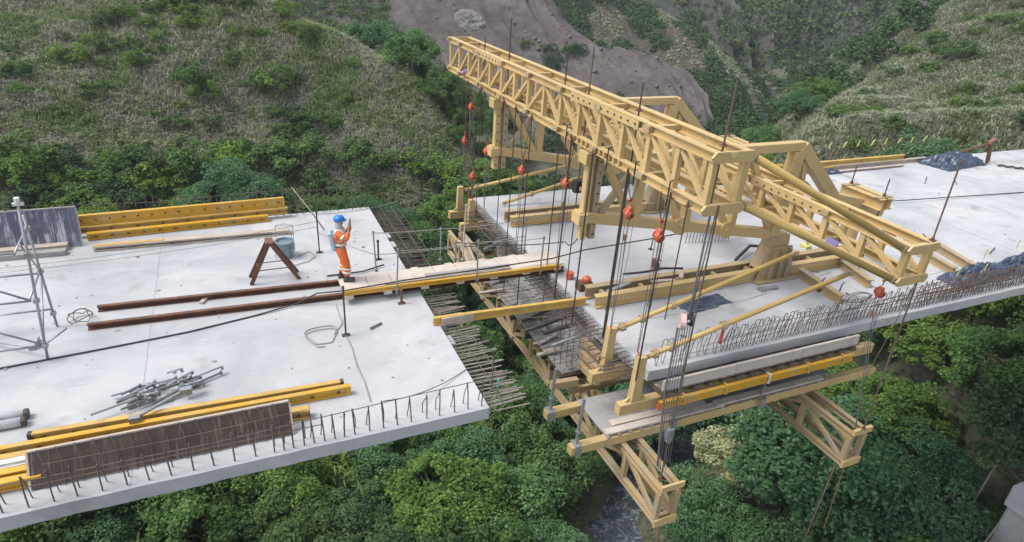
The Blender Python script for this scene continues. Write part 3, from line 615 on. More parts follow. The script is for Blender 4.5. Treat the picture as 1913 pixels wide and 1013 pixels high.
# long pipe struts between the two cross trusses
def strut(label, a, b_, r, mat='tan_pipe', lug=True, group=None, rings=(), name='pipe_strut'):
    t = thing(name, label, 'pipe', (min(a[0], b_[0]), a[1], min(a[2], b_[2]))); a, b_ = V(a), V(b_); d = (b_-a).normalized()
    m_ = MB(); m_.tube([a+d*0.12, b_-d*0.12], r, 12); part(t, 'pipe', m_, mat, smooth=True)
    if lug:
        for e, s in ((a, 1), (b_, -1)):
            m_ = MB(); m_.beam(e, e+d*0.22*s, 0.05, r*2.1, bev=0.008); m_.disc(e+d*0.02*s, (0,0,1) if abs(d.z) < .7 else (1,0,0), r*1.05, 0.09, 10); part(t, 'clevis', m_, 'tan_dusty_shade')
    for q in rings:
        m_ = MB(); c_ = a.lerp(b_, q); m_.tube([c_-d*0.05, c_+d*0.05], r*1.75, 8); m_.beam(c_-V((0,0,0.11)), c_+V((0,0,0.11)), 0.05, 0.06); part(t, 'collar', m_, 'tan_dusty_shade')
    return t
strut('upper tan pipe strut from the near end of the front truss to the rear truss', (4.22,-1.10,5.29), (8.52,-1.62,3.18), 0.075)
strut('lower tan pipe strut from the near end of the front truss to the rear truss', (4.22,-1.10,4.38), (8.52,-1.62,2.46), 0.075)
# slide beams of the wing formwork: a beam with an upright post at its open end
def wing_beam(label, y, x1, post=0.66, zt=-0.52):
    t = thing('wing_form_beam', label, 'steel beam', (3.0, y, zt-0.3))
    b = MB(); b.beam((2.98,y,zt-0.13), (x1,y,zt-0.13), 0.20, 0.28, bev=0.012); part(t, 'beam', b, 'tan')
    b = MB(); b.plate([(3.26,y,zt-0.01),(3.50,y,zt-0.01),(3.48,y,post),(3.29,y,post)], (0,1,0), 0.17); part(t, 'post', b, 'tan')
    b = MB(); b.plate([(3.10,y,zt-0.012),(3.26,y,zt-0.012),(3.262,y,zt+0.14)], (0,1,0), 0.04); b.plate([(3.50,y,zt-0.012),(3.72,y,zt-0.012),(3.502,y,zt+0.2)], (0,1,0), 0.04); part(t, 'stiffener', b, 'tan')
    return t
wing_beam('tan slide beam with upright post, inner one at the near deck corner', 1.0, 10.6)
wing_beam('tan slide beam with upright post, outermost at the near deck corner beside the yellow beam', -0.22, 10.95)
wing_beam('tan slide beam with upright post, inner one at the far deck corner', 10.3, 10.6, 0.36)
wing_beam('tan slide beam with upright post, outermost at the far deck corner', 11.5, 10.6, 0.42)
strut('tan pipe brace rising from the inner near post past the chain bundle', (3.46,0.98,0.58), (8.6,0.95,1.92), 0.06, rings=(0.04,0.14,0.3), name='pipe_brace')
strut('tan pipe brace rising from the outermost near post above the hooked bars', (3.46,-0.2,0.58), (9.2,-0.2,1.82), 0.06, rings=(0.05,0.12,0.36), name='pipe_brace')
strut('tan pipe brace rising from the outermost far post', (3.6,11.5,0.28), (8.0,11.4,1.0), 0.06, rings=(0.1,), name='pipe_brace')
strut('tan pipe brace rising from the inner far post', (4.6,10.3,0.10), (8.3,10.3,1.0), 0.06, rings=(0.3,), name='pipe_brace')
for (x, y, z) in ((5.55,-0.2,0.95),): 
    b = MB(); b.tube([(x,y,z),(x,y,z-0.42)], 0.035, 8); b.tube([(x,y,z+0.09),(x,y,z-0.03)], 0.02, 6); solo('turnbuckle', b, 'orange', 'orange turnbuckle dangling from the outermost near pipe brace', 'turnbuckle')

# wing formwork under the near and far overhang
def wing_form(label, ya, yb, sgn):
    t = thing('wing_formwork', label, 'formwork', (7, (ya+yb)/2, -0.52))
    n = 5
    for i in range(n):
        xa = 4.0+i*1.24; b = MB()
        b.plate([(xa,ya,-0.30),(xa+1.225,ya,-0.30),(xa+1.225,yb,-0.505),(xa,yb,-0.505)], (0,-0.2,1), 0.03); part(t, 'sheet', b, 'wing_form')
    for x in np.arange(4.1, 10.2, 0.42):
        b = MB(); b.beam((x,ya-0.03*sgn,-0.40),(x,yb,-0.56),0.16,0.09); part(t, 'joist', b, 'timber_dark')
    return t
wing_form('plywood wing formwork slung under the near overhang of the right deck', -0.42, 2.1, 1)
wing_form('plywood wing formwork slung under the far overhang of the right deck', W+0.42, W-2.1, -1)
for i, (xa, xb) in enumerate(((4.0,6.05),(6.07,8.1),(8.12,10.1))):
    b = MB(); b.box((xa,-0.40,-0.285),(xb,-0.34,-0.03+0.006*i)); solo('edge_board', b, 'board', ('pale timber edge board under the deck edge, end nearest the gap','pale timber edge board under the deck edge, middle one','pale timber edge board under the deck edge, end away from the gap')[i], 'board')
t = thing('timber_girder', 'bright yellow timber girder clamped under the near edge of the right deck', 'timber beam', (4.0,-0.52,-0.62))
b = MB(); b.ibeam((3.86,-0.52,-0.56),(9.9,-0.52,-0.56),0.09,0.2,0.045); part(t,'beam',b,'yellow')
b = MB(); b.box((3.84,-0.57,-0.66),(3.858,-0.47,-0.46)); part(t,'end_cap',b,'orange')
for x in (4.5,5.7,7.0,8.3,9.5):
    b = MB(); b.box((x,-0.585,-0.68),(x+0.07,-0.57,-0.44)); b.box((x,-0.585,-0.44),(x+0.07,-0.44,-0.425)); part(t,'clip',b,'yellow_edge' if x != 7.0 else 'white_paint')

# side catwalk carried on the lower trusses
def cat_beam(label, y, x0, x1):
    b = MB(); b.beam((x0,y,-1.80),(x1,y,-1.80),0.20,0.235,bev=0.012); t = thing('catwalk_beam', label, 'steel beam', (x0,y,-1.92)); part(t,'beam',b,'tan')
    b = MB(); b.box((x0-0.012,y-0.105,-1.915),(x0-0.002,y+0.105,-1.685)); part(t,'end_cap',b,'tan'); return t
cat_beam('tan catwalk beam ending at the left of the lower platform, inner one', 1.34, 2.10, 11.4)
cat_beam('tan catwalk beam lowest and outermost along the near side', 0.06, 2.08, 11.9)
t = thing('catwalk_deck', 'dusty grey plywood catwalk floor between the two catwalk beams', 'catwalk', (6.5,0.7,-1.68))
for i in range(6):
    xa = 3.0+i*1.22; b = MB(); b.box((xa,0.17,-1.675+0.002*(i%2)),(xa+1.205,1.42,-1.655+0.002*(i%2))); part(t,'sheet',b,'form_dusty')
for i, (xa, xb, y, z, lb) in enumerate(((3.0,6.4,0.10,-1.60,'pale scaffold plank on the outermost catwalk beam, end near the gap'),(6.2,9.8,0.08,-1.565,'pale scaffold plank on the outermost catwalk beam, end away from the gap'),(3.3,6.0,0.33,-1.60,'weathered plank lying just inside the outer catwalk planks'))):
    b = MB(); b.beam((xa,y,z),(xb,y-0.04,z),0.19,0.05); solo('plank', b, 'board', lb, 'plank')
for k, x in enumerate(np.arange(2.9, 9.9, 0.42)):
    pass
t = thing('catwalk_bracket', 'row of small timber blocks along the outer catwalk beam', 'timber blocks', (6.4,-0.03,-1.68))
for x in np.arange(3.0, 9.9, 0.30):
    b = MB(); b.box((x,-0.04,-1.68),(x+0.07,0.22,-1.63)); part(t,'block',b,'timber_grey')
# galvanised guard posts on the catwalk
def guard_post(label, x, y, z0, z1, lean=0.0):
    t = thing('guard_post', label, 'post', (x,y,z0), 'guard posts of the catwalk')
    b = MB(); b.box((x-0.09,y-0.12,z0),(x+0.09,y+0.12,z0+0.02)); b.box((x-0.08,y-0.14,z0-0.26),(x+0.08,y-0.12,z0+0.02)); part(t,'clamp',b,'galv')
    b = MB(); b.beam((x,y,z0+0.02),(x+lean,y,z1),0.055,0.055); part(t,'upright',b,'galv')
    b = MB(); b.box((x+lean*0.4-0.05,y-0.05,z0+0.3),(x+lean*0.4+0.05,y+0.05,z0+0.36)); part(t,'sleeve',b,'galv')
guard_post('galvanised guard post on the tip of the inner catwalk beam', 2.2, 1.34, -1.68, -0.46, 0.04)
guard_post('galvanised guard post on the tip of the outermost catwalk beam', 2.24, 0.08, -1.68, -0.42, 0.05)
guard_post('galvanised guard post on the catwalk in front of the yellow girder, near the chain bundle', 4.85, 0.02, -1.62, -0.35, 0.0)
guard_post('galvanised guard post on the catwalk in front of the yellow girder, farther along', 7.6, -0.03, -1.62, -0.5, 0.0)
# bottom platform: joists and sheets between the lower trusses
t = thing('bottom_platform', 'bottom formwork platform of joists and grey sheets inside the gap', 'formwork', (6.5, W/2, -1.92))
for y in np.arange(2.0, 9.6, 0.55):
    b = MB(); b.ibeam((3.1,y,-1.83),(9.8,y,-1.83),0.09,0.17,0.02); part(t,'joist',b,'tan_dusty_shade' if random.random() < 0.5 else 'dark_steel')
for i in range(5):
    for j in range(3):
        xa = 3.2+j*2.2; ya = 2.62+i*1.22; b = MB(); b.box((xa,ya,-1.742),(xa+2.185,ya+1.205,-1.722+0.003*((i+j)%2))); part(t,'sheet',b,'form_grey' if (i+j)%3 else 'form_dusty')
# clutter on it: ducts, pipes, blocks
for a, b_, r, m_, lb in (((2.5,3.6,-0.85),(4.3,3.4,-0.35),0.055,'black','black duct pipe lying across the gap end nearest the bridging beam'),
                     ((2.7,2.95,-0.55),(4.1,2.75,-0.25),0.06,'black','thick black duct pipe beside the near web bars'),
                     ((2.75,2.55,-0.7),(4.0,2.5,-0.42),0.035,'galv','bright galvanised tube below the black duct pipes'),
                     ((3.0,8.0,-0.5),(4.2,8.3,-0.2),0.05,'galv','galvanised tube at the far side of the gap beyond the gangway'),
                     ((2.9,4.6,-1.2),(4.1,4.9,-1.1),0.05,'dark_steel','dark duct pipe deep in the gap under the gangway')):
    m2 = MB(); m2.tube([a, V(a).lerp(V(b_),0.5), b_], r, 8); solo('duct_pipe', m2, m_, lb, 'pipe')
for y, z, lb in ((2.35,-0.62,'upper'),(2.35,-0.98,'middle'),(2.35,-1.34,'lowest')):
    b = MB(); b.beam((3.62,1.55,z),(3.62,2.5,z-0.04),0.14,0.2,bev=0.01); t = thing('waler', lb+' tan waler beam of the web formwork beside the inner near post', 'steel beam', (3.35,2.0,z-0.15)); part(t,'beam',b,'tan_dusty_shade')
    [part(t,'tie_nut',MB().disc((3.54,yy,z-0.01),(1,0,0),0.025,0.06,8),'orange') for yy in (1.7,2.3)]
b = MB(); b.beam((2.55,2.0,-1.5),(3.3,2.0,-1.55),0.16,0.2,bev=0.01); solo('jack_beam', b, 'tan_dusty_shade', 'short tan beam with a bolt hole on the lower front truss', 'steel beam')
# brackets sticking up at the far end of the lower front truss
for x, lb in ((2.75,'left'),(2.98,'right')):
    b = MB(); b.beam((x,8.2,-1.5),(x,9.7,-0.9),0.09,0.1); solo('timber_rail', b, 'timber', lb+' one of two short pale timbers rising behind the gangway', 'timber')

random.seed(77)
for k in range(34):
    x = random.uniform(2.9,3.9); y = random.uniform(2.4,9.4); a = random.choice([0.0,1.5])+random.uniform(-0.5,0.5); l = random.uniform(0.5,1.6); z = random.uniform(-1.3,-0.1) if k % 2 else random.uniform(-0.35,-0.02); dz = random.uniform(-.12,.12)
    b = MB(); b.tube([(x-l/2*math.cos(a),y-l/2*math.sin(a),z-dz),(x,y+0.03,z+0.01),(x+l/2*math.cos(a)*0.7,y+l/2*math.sin(a),z+dz)],0.011,5); part(deckR,'rebar',b,'rebar' if k % 3 else 'rust_light')
for k in range(9):
    x = random.uniform(3.0,3.8); y = 2.9+0.62*k; a = random.uniform(-0.4,0.4)+(1.5 if k % 3 == 0 else 0); l = random.uniform(0.4,0.9)
    b = MB(); b.beam((x-l/2*math.cos(a),y-l/2*math.sin(a),-1.68),(x+l/2*math.cos(a),y+l/2*math.sin(a),-1.66+random.uniform(0,0.1)),0.11,0.06); solo('timber_offcut', b, 'timber' if k % 2 else 'timber_grey', 'timber offcut lying on the bottom platform deep in the gap', 'timber', 'offcuts on the bottom platform')
# beam lying across the gap
t = thing('bridging_beam', 'tan timber girder lying across the gap in front of the gangway', 'timber beam', (1.6,3.25,0.0))
b = MB(); b.ibeam((-0.15,3.32,0.11),(3.95,3.1,0.12),0.10,0.21,0.05); part(t,'beam',b,'yellow_edge'); b = MB(); b.box((0.05,3.21,0.005),(0.85,3.262,0.2)); part(t,'splice_board',b,'timber')

# ---------------------------------------------------------------- gangway across the gap
for y, x0, lb in ((5.18,-7.55,'nearer rusty steel channel running from the left deck under the gangway'),(6.02,-7.45,'farther rusty steel channel running from the left deck under the gangway')):
    b = MB(); b.chan((x0,y+0.28 if y < 5.5 else y+0.25,0.075),(4.3,y-0.16 if y < 5.5 else y-0.35,0.075),0.10,0.145,0.02); solo('steel_channel', b, 'rust', lb, 'steel channel')
gw = thing('gangway', 'plank gangway with yellow edge beam bridging the gap between the decks', 'gangway', (1.2,5.4,0.15))
for i, x in enumerate(np.arange(-1.95, 4.1, 0.98)):
    b = MB(); b.box((x,4.86,0.152),(x+0.2,5.98,0.25)); part(gw,'cross_timber',b,'board')
for i, x in enumerate(np.arange(-1.9, 4.0, 0.62)):
    b = MB(); dz = 0.006*(i%3); b.box((x,4.99,0.252+dz),(x+0.607,5.86+0.02*random.uniform(-1,1),0.275+dz)); part(gw,'board',b,'board')
b = MB(); b.ibeam((-2.0,4.93,0.31),(4.05,4.80,0.31),0.08,0.12,0.04); part(gw,'edge_beam',b,'yellow')
b = MB(); b.beam((-0.9,5.1,0.34),(2.2,5.03,0.34),0.16,0.05); part(gw,'loose_plank',b,'timber')
b = MB(); b.beam((0.2,5.17,0.385),(2.6,5.12,0.385),0.13,0.04); part(gw,'loose_plank',b,'timber_grey')
def thin_post(name, label, x, y, z0, z1, r=0.022, mat='galv', lean=(0,0), foot=True, group=None):
    t = thing(name, label, 'post', (x,y,z0), group)
    b = MB(); b.tube([(x,y,z0),(x+lean[0],y+lean[1],z1)], r, 6); part(t,'upright',b,mat)
    b = MB()
    if foot: b.box((x-0.09,y-0.06,z0+0.002),(x+0.09,y+0.06,z0+0.02))
    else: b.box((x-0.04,y-0.05,z0+0.1),(x+0.04,y+0.05,z0+0.16))
    part(t,'foot_plate' if foot else 'clamp',b,mat)
    b = MB(); b.disc((x+lean[0]*0.97,y+lean[1]*0.97,z1-0.04),(0,0,1),r*1.5,0.05,6); part(t,'rope_eye',b,mat)
    return t
G1 = None
thin_post('rail_post','gangway rail post, near side, closest to the worker',-0.66,4.86,0.12,1.42,foot=False,lean=(0.06,0))
thin_post('rail_post','gangway rail post, near side, mid span',1.53,4.82,0.12,1.42,foot=False)
thin_post('rail_post','gangway rail post, near side, by the right deck',3.42,4.80,0.12,1.30,foot=False,lean=(0.03,0))
thin_post('rail_post','gangway rail post, far side, on the left deck edge',-0.88,6.2,0.06,1.36,foot=False,lean=(-0.05,0))
thin_post('rail_post','gangway rail post, far side, first over the gap',0.95,6.22,0.12,1.25,foot=False,mat='galv')
thin_post('rail_post','short grey gangway rail post, far side, mid span',1.38,6.16,0.12,0.85,foot=False)
thin_post('rail_post','leaning pale gangway rail post, far side, mid span',1.55,6.05,0.12,1.9,foot=False,mat='timber',lean=(0.10,0.1))
thin_post('rail_post','gangway rail post, far side, by the right deck',3.55,6.15,0.12,1.35,foot=False)
thin_post('rope_post','rope post on the left deck behind the worker near the drum',-2.12,8.13,0,1.3,mat='dark_steel')
thin_post('rope_post','rope post on the left deck in front of the gangway start',-2.2,3.5,0,1.3,mat='dark_steel')
thin_post('rope_post','short dark post with square foot beside the gangway on the left deck',-0.6,7.21,0,0.62,mat='black',r=0.028)
thin_post('rope_post','short rusty jack post under the gangway at the left deck edge',-0.61,4.56,0,0.42,mat='rust',r=0.03)
def sag(a, b_, s, n=10): 
    a, b_ = V(a), V(b_); return [a.lerp(b_, k/n) - V((0,0,4*s*(k/n)*(1-k/n))) for k in range(n+1)]
def line(name, label, cat, pts, r, mat): 
    b = MB(); b.tube(pts, r, 5); return solo(name, b, mat, label, cat, smooth=True)
line('rope','upper far side guard rope of the gangway','rope', sag((-0.93,6.2,1.3),(0.97,6.22,1.2),0.02)+sag((0.97,6.22,1.2),(3.55,6.15,1.28),0.06)[1:]+[V((4.9,6.2,1.3))],0.013,'rope')
line('rope','lower far side guard rope of the gangway','rope', sag((-2.1,8.1,0.62),(-0.9,6.2,0.66),0.03)+sag((-0.9,6.2,0.66),(3.55,6.15,0.72),0.08)[1:],0.012,'rope')
line('rope','upper near side guard rope of the gangway','rope', sag((-0.6,4.86,1.35),(1.53,4.82,1.36),0.05)+sag((1.53,4.82,1.36),(3.44,4.8,1.25),0.04)[1:],0.010,'rope')
line('rope','thin rope from the far rope post to the far deck corner','rope', sag((-2.13,8.13,1.2),(0.6,9.4,0.9),0.1),0.008,'rope')
line('rope','thin pale rope crossing the left deck behind the worker','rope', sag((-10.4,9.3,0.02),(-2.12,8.2,0.95),0.12),0.009,'rope')
line('rope','second thin rope along the left deck behind the timber','rope', sag((-10.5,9.0,0.02),(-2.14,8.15,0.8),0.10),0.008,'rope')
line('cable','thick black cable running over the left deck and along the gangway','cable', [(-13,4.0,0.02),(-8.94,4.33,0.02),(-7.09,4.5,0.02),(-5.53,4.67,0.02),(-4.03,4.99,0.02),(-3.1,5.2,0.06),(-2.6,5.15,0.3),(-1.95,4.88,0.42),(-0.35,5.0,0.42),(1.76,5.02,0.43),(3.9,5.1,0.42),(4.8,4.75,0.75),(7.24,4.81,0.8),(8.83,4.92,0.85),(10.2,4.6,0.7)],0.02,'cable')
line('cable','black cable stretched over the right deck behind the near anchor beam','cable', [(14.2,6.9,0.5),(19.9,6.7,0.12),(28.3,6.12,0.02),(40,5.5,0.02)],0.022,'cable')
line('cable','black cable looping from the far rail post to the nearer frame leg','cable', sag((1.4,6.2,0.75),(4.6,5.6,0.65),0.1)+sag((4.6,5.6,0.65),(3.7,3.3,2.1),0.25)[1:],0.016,'cable')
line('cable','thin grey wire drooping along the outer part of the right deck','wire', sag((3.5,1.2,0.62),(12.4,2.6,0.02),0.25,14),0.007,'rope')
line('cable','grey wire lying along the left deck joint from the rope post to the edge','wire', [(-2.2,3.5,0.012),(-2.17,2.9,0.012),(-2.2,2.2,0.012),(-2.16,1.6,0.012),(-2.18,0.95,0.012)],0.012,'rope')
line('cable','slack wire from the near edge bars to the deck end','wire', sag((-2.1,0.14,0.6),(0.0,1.35,0.02),0.16),0.009,'cable')
line('pole','bamboo pole leaning up from the worker\'s bucket rope post','pole', [(-1.95,8.0,0.75),(-2.25,8.3,1.25),(-2.65,9.0,1.75)],[0.02,0.02,0.012],'stick')
line('rod','black threaded rod lying behind the gangway start','rod', [(-2.15,6.55,0.03),(-1.2,6.5,0.05),(-0.55,6.75,0.05)],0.022,'black')
b = MB(); b.tube([(-2.72+0.32*math.cos(a)*(1+0.25*math.sin(3*a)), 3.72+0.42*math.sin(a)*(1+0.2*math.cos(2*a))-0.02*a, 0.014+0.004*(k%2)) for k, a in enumerate(np.linspace(0, 11, 40))], 0.011, 5)
b.tube([(-2.45,3.6,0.014),(-2.2,4.0,0.014),(-2.25,4.4,0.3)],0.011,5)
solo('rope_coil', b, 'rope', 'loose grey rope coil on the left deck in front of the gangway', 'rope')
b = MB(); b.tube([(-7.75+0.2*math.cos(a)*(1+0.3*math.sin(2.3*a)), 5.95+0.25*math.sin(a), 0.03+0.14*abs(math.sin(a*0.8))) for a in np.linspace(0, 16, 50)], 0.010, 4)
solo('wire_tangle', b, 'dark_steel', 'tangle of dark wire at the left tips of the rusty channels', 'wire')
b = MB(); [b.tube([(11.6+0.45*math.cos(a)*(1+0.3*math.sin(2*a+k)), 0.95+0.2*math.sin(a)+0.03*k, 0.05+0.02*k+0.06*abs(math.sin(2*a))) for a in np.linspace(0, 7, 22)], 0.011, 4) for k in range(3)]
solo('wire_tangle', b, 'rebar', 'tangle of wire on the right deck below the ground beams', 'wire')

# ---------------------------------------------------------------- chain hoists and hanger rods
def hoist(label, x, y, ztop, z, zbot, kind=0, top_y=None, xb=None, yb=None):
    t = thing('chain_hoist', label, 'chain hoist', (x,y,z)); ty = y if top_y is None else top_y; xb = x if xb is None else xb; yb = y if yb is None else yb
    b = MB()
    for s in (-0.05, 0.05): b.tube([(x,y,z+0.26),(x+s*2.2,ty+s*0.4,(z+ztop)/2+0.1),(x+s*3.4,ty+s,ztop)], 0.011, 4)
    part(t,'sling',b,'dark_steel' if kind != 2 else 'chain')
    b = MB(); b.tube([(x,y,z+0.17),(x,y,z+0.24),(x+0.045,y,z+0.29),(x,y,z+0.335),(x-0.045,y,z+0.29)], 0.016, 6); part(t,'top_hook',b,'orange')
    b = MB(); b.prof((x,y-0.06,z), (x,y+0.06,z), [(0.085*math.cos(a)*(1.0 if math.sin(a) < 0.2 else 0.55), 0.145*math.sin(a)) for a in np.linspace(0, 2*math.pi, 13)[:-1]]); part(t,'body',b,'orange')
    b = MB(); b.disc((x,y-0.09,z-0.02),(0,1,0),0.07,0.03,14); part(t,'hand_wheel',b,'orange'); b = MB(); b.disc((x,y-0.112,z-0.02),(0,1,0),0.045,0.012,10); part(t,'wheel_hub',b,'rust')
    b = MB(); b.disc((x,y+0.085,z),(0,1,0),0.09,0.03,12); part(t,'gear_cover',b,'black' if kind == 1 else 'orange')
    for k, s in enumerate((-0.05, 0.05)):
        b = MB(); b.tube([(x+s,y+0.02,z-0.13),((x+xb)/2+s*0.7,(y+yb)/2,(z+zbot)/2),(xb+s*0.2,yb,zbot+0.18)], 0.010, 4); part(t,'load_chain',b,'chain')
    zb_ = z-min(0.55, (z-zbot)*0.4); b = MB(); b.beam((x,y+0.02,zb_-0.06),(x,y+0.02,zb_+0.05),0.07,0.06,(1,0,0),bev=0.015); b.tube([(x,y+0.02,zb_-0.06),(x,y+0.02,zb_-0.10),(x+0.035,y+0.02,zb_-0.14),(x,y+0.02,zb_-0.18)],0.012,5); part(t,'hook_block',b,'rust_light')
    L_ = min(1.5, (z-zbot)*0.6)
    for s in (-0.07, 0.07):
        b = MB(); b.tube([(x+s,y-0.1,z-0.1),(x+s*0.9,y-0.12,z-0.1-L_*0.6),(x+s*0.3,y-0.12,z-0.1-L_)], 0.007, 4); part(t,'hand_chain',b,'chain')
    b = MB(); b.tube([(xb,yb,zbot+0.2),(xb,yb,zbot+0.1),(xb+0.05,yb,zbot+0.04),(xb,yb,zbot)], 0.017, 6); part(t,'load_hook',b,'orange'); return t
hoist('orange chain hoist hanging highest at the far end of the front truss', 3.3,10.39,4.5,3.56,0.4)
hoist('pale orange drum hoist hanging at the far end left of the frame leg', 3.3,10.95,4.4,2.28,0.5,1)
hoist('small orange chain hoist just left of the far frame leg', 3.3,8.9,4.4,2.5,0.5)
hoist('orange chain hoist hanging below the far frame between its posts', 3.3,6.21,4.4,2.74,-0.2)
hoist('orange chain hoist with swivel hook hanging left of the near frame leg', 3.3,3.67,4.4,3.22,0.1)
hoist('large orange chain hoist hanging just right of the near frame leg', 3.3,0.92,4.4,3.51,0.6)
hoist('orange chain hoist hanging second from the near end of the front truss', 3.3,-0.16,4.4,3.46,0.66)
hoist('orange chain hoist hanging from the near end of the rear truss', 9.1,-1.10,2.5,1.78,-2.2,yb=-1.6,xb=9.35)
hoist('small red chain hoist low by the outermost far post', 3.3,10.05,4.4,1.29,0.4)
# the big block with the bundle of chain falls
t = thing('pulley_block', 'pink and white striped pulley block with a bundle of chain falls at the near end', 'pulley block', (3.5,-1.12,2.05))
b = MB(); b.disc((3.44,-1.14,2.06),(1,-0.6,0),0.16,0.10,16); part(t,'drum_cover',b,'pink_plate')
for z in (-0.05, 0.05): 
    b = MB(); b.box((3.34,-1.245,2.05+z-0.016),(3.53,-1.20,2.05+z+0.016)); part(t,'stripe',b,'white_paint')
b = MB(); b.disc((3.66,-1.10,2.04),(1,-0.6,0),0.13,0.10,16); part(t,'gear_case',b,'black')
b = MB(); b.tube([(3.6,-1.1,2.1),(3.6,-1.1,2.6),(3.6,-1.08,4.3)],0.02,6); b.tube([(3.64,-1.1,2.1),(3.66,-1.1,3.0),(3.72,-1.08,4.3)],0.012,5); part(t,'sling',b,'chain')
for k in range(7):
    x = 3.34+0.07*k; b = MB(); b.tube([(x,-1.16+0.01*k,1.95),(x-0.01,-1.2,0.4),(3.62+(x-3.55)*0.75,-1.3,-1.5-0.1*(k%3))], 0.009 if k else 0.022, 5); part(t,'chain_fall',b,'chain')
b = MB(); b.box((3.5,-1.36,-0.72),(3.66,-1.24,-0.5)); b.disc((3.6,-1.3,-0.8),(0,1,0),0.08,0.08,10); part(t,'lower_block',b,'galv')
def rod(label, x, y, z0, z1, r=0.02, nut=None, dx=0, dy=0, mat='dark_steel'):
    t = thing('hanger_rod', label, 'steel rod', (x,y,z0)); b = MB(); b.tube([(x+dx,y+dy,z0),(x,y,z1)], r, 6); part(t,'bar',b,mat)
    for z in (nut or []):
        f = (z1-z)/(z1-z0); b = MB(); b.box((x+dx*f-0.055,y+dy*f-0.055,z-0.02),(x+dx*f+0.055,y+dy*f+0.055,z-0.005)); b.disc((x+dx*f,y+dy*f,z+0.02),(0,0,1),0.032,0.05,6); part(t,'nut_plate',b,'rust')
    return t
T = 5.43
rod('tall hanger rod standing up out of the far part of the front truss', 3.76,8.6,4.2,6.5,nut=[T],r=0.017)
rod('hanger rod rising from the middle of the front truss, left of the tall pair', 3.76,5.05,-1.6,6.0,nut=[T],r=0.017)
rod('tall brown hanger rod rising from the middle of the front truss', 3.76,3.85,-1.6,6.38,nut=[T],r=0.017,mat='rod_brown')
rod('short hanger rod just in front of the far frame top chord', 3.76,1.76,-0.3,5.98,nut=[T],r=0.017)
rod('tall rusty hanger rod rising beside the yellow sticker of the front truss', 3.76,-0.86,4.3,6.52,nut=[T],r=0.019,mat='rod_brown')
rod('short hanger rod stub near the far tip of the front truss', 3.76,10.6,4.2,5.75,nut=[T],r=0.015)
rod('pale brown hanger rod at the far tip of the front truss', 3.55,11.6,-1.9,4.4,r=0.013,mat='rod_brown')
rod('long hanger rod from the front truss near end down to the lower truss', 3.62,-1.22,-2.0,4.45,r=0.017,nut=[-1.9],dy=-0.1,mat='rod_brown')
rod('dark hanger rod from the front truss to the outermost near post', 3.28,-0.3,0.1,4.4,r=0.019,nut=[4.3])
rod('dark hanger rod from the front truss to the inner near post', 3.28,1.15,0.3,4.4,r=0.022,nut=[4.3])
rod('dark hanger rod in front of the near frame leg, reaching the deck edge', 3.3,2.6,-0.1,4.4,r=0.020,nut=[4.3])
rod('dark hanger rod by the black control box', 3.3,3.62,0.0,4.4,r=0.022,nut=[4.3])
rod('dark hanger rod hanging between the two frames', 3.3,5.85,-1.5,4.4,r=0.017,nut=[4.3])
rod('thin hanger rod hanging between the two frames, farther one', 3.3,6.9,-1.5,4.4,r=0.016,nut=[4.3])
rod('thin hanger rod beside the far frame leg', 3.3,7.75,0.3,4.4,r=0.014,nut=[4.3])
rod('thin hanger rod beyond the far frame leg', 3.3,9.6,0.0,4.4,r=0.012,nut=[4.3])
rod('hanger rod slung over the front truss chord near the striped pulley block', 3.34,-0.75,1.9,4.4,r=0.012,nut=[4.3])
rod('long dark rod rising at an angle above the rear truss tip', 9.3,-1.60,-1.75,5.05,r=0.020,nut=[3.32,-1.7],dy=-0.2,mat='rod_brown')
rod('thin hanger rod at the tip of the lower rear truss', 9.35,-1.66,-5.2,-2.9,r=0.012,mat='rust_light',dy=-0.12)
rod('thin hanger rod below the tip of the lower front truss', 3.7,-1.55,-3.8,-2.9,r=0.012,mat='rust_light')
line('rope','yellow green rope hanging from the rear truss to the catwalk','rope', sag((9.4,-1.6,2.3),(9.9,-1.0,-0.9),0.3)+sag((9.9,-1.0,-0.9),(9.6,-0.6,-0.8),0.18)[1:],0.010,'rope_green')
line('rope','pale brown rope dropping from the rear truss into the trees','rope', [(9.2,-1.55,-2.2),(9.0,-1.6,-6.0),(8.9,-1.6,-9.5)],0.02,'rod_brown')
# bent black straps where the hangers wrap the chord
for y in (0.95, 2.0, 3.9, -0.2):
    b = MB(); b.tube([(3.30,y,4.1),(3.30,y,4.58),(3.40,y+0.02,4.60),(3.54,y+0.05,4.59)],0.016,5); solo('strap', b, 'black', {0.95:'black strap over the front truss chord above the large hoist',2.0:'black strap over the front truss chord right of the near frame leg',3.9:'black strap over the front truss chord above the control box',-0.2:'black strap over the front truss chord nearest the sticker'}[y], 'strap')
# black control box with a white label plate
t = thing('control_box', 'black control box with white plate hanging left of the near frame leg', 'control box', (3.5,3.35,3.05))
b = MB(); b.beam((3.36,3.35,3.25),(3.74,3.35,3.25),0.2,0.32,bev=0.03); part(t,'case',b,'black'); b = MB(); b.box((3.44,3.235,3.16),(3.62,3.249,3.26)); part(t,'plate',b,'white_paint'); b = MB(); b.tube([(3.4,3.35,3.4),(3.5,3.35,3.55),(3.66,3.35,3.4)],0.014,5); part(t,'handle',b,'black')
b = MB(); b.tube([(3.5,3.35,3.5),(3.5,3.35,4.36)],0.012,4); part(t,'hanger',b,'chain')

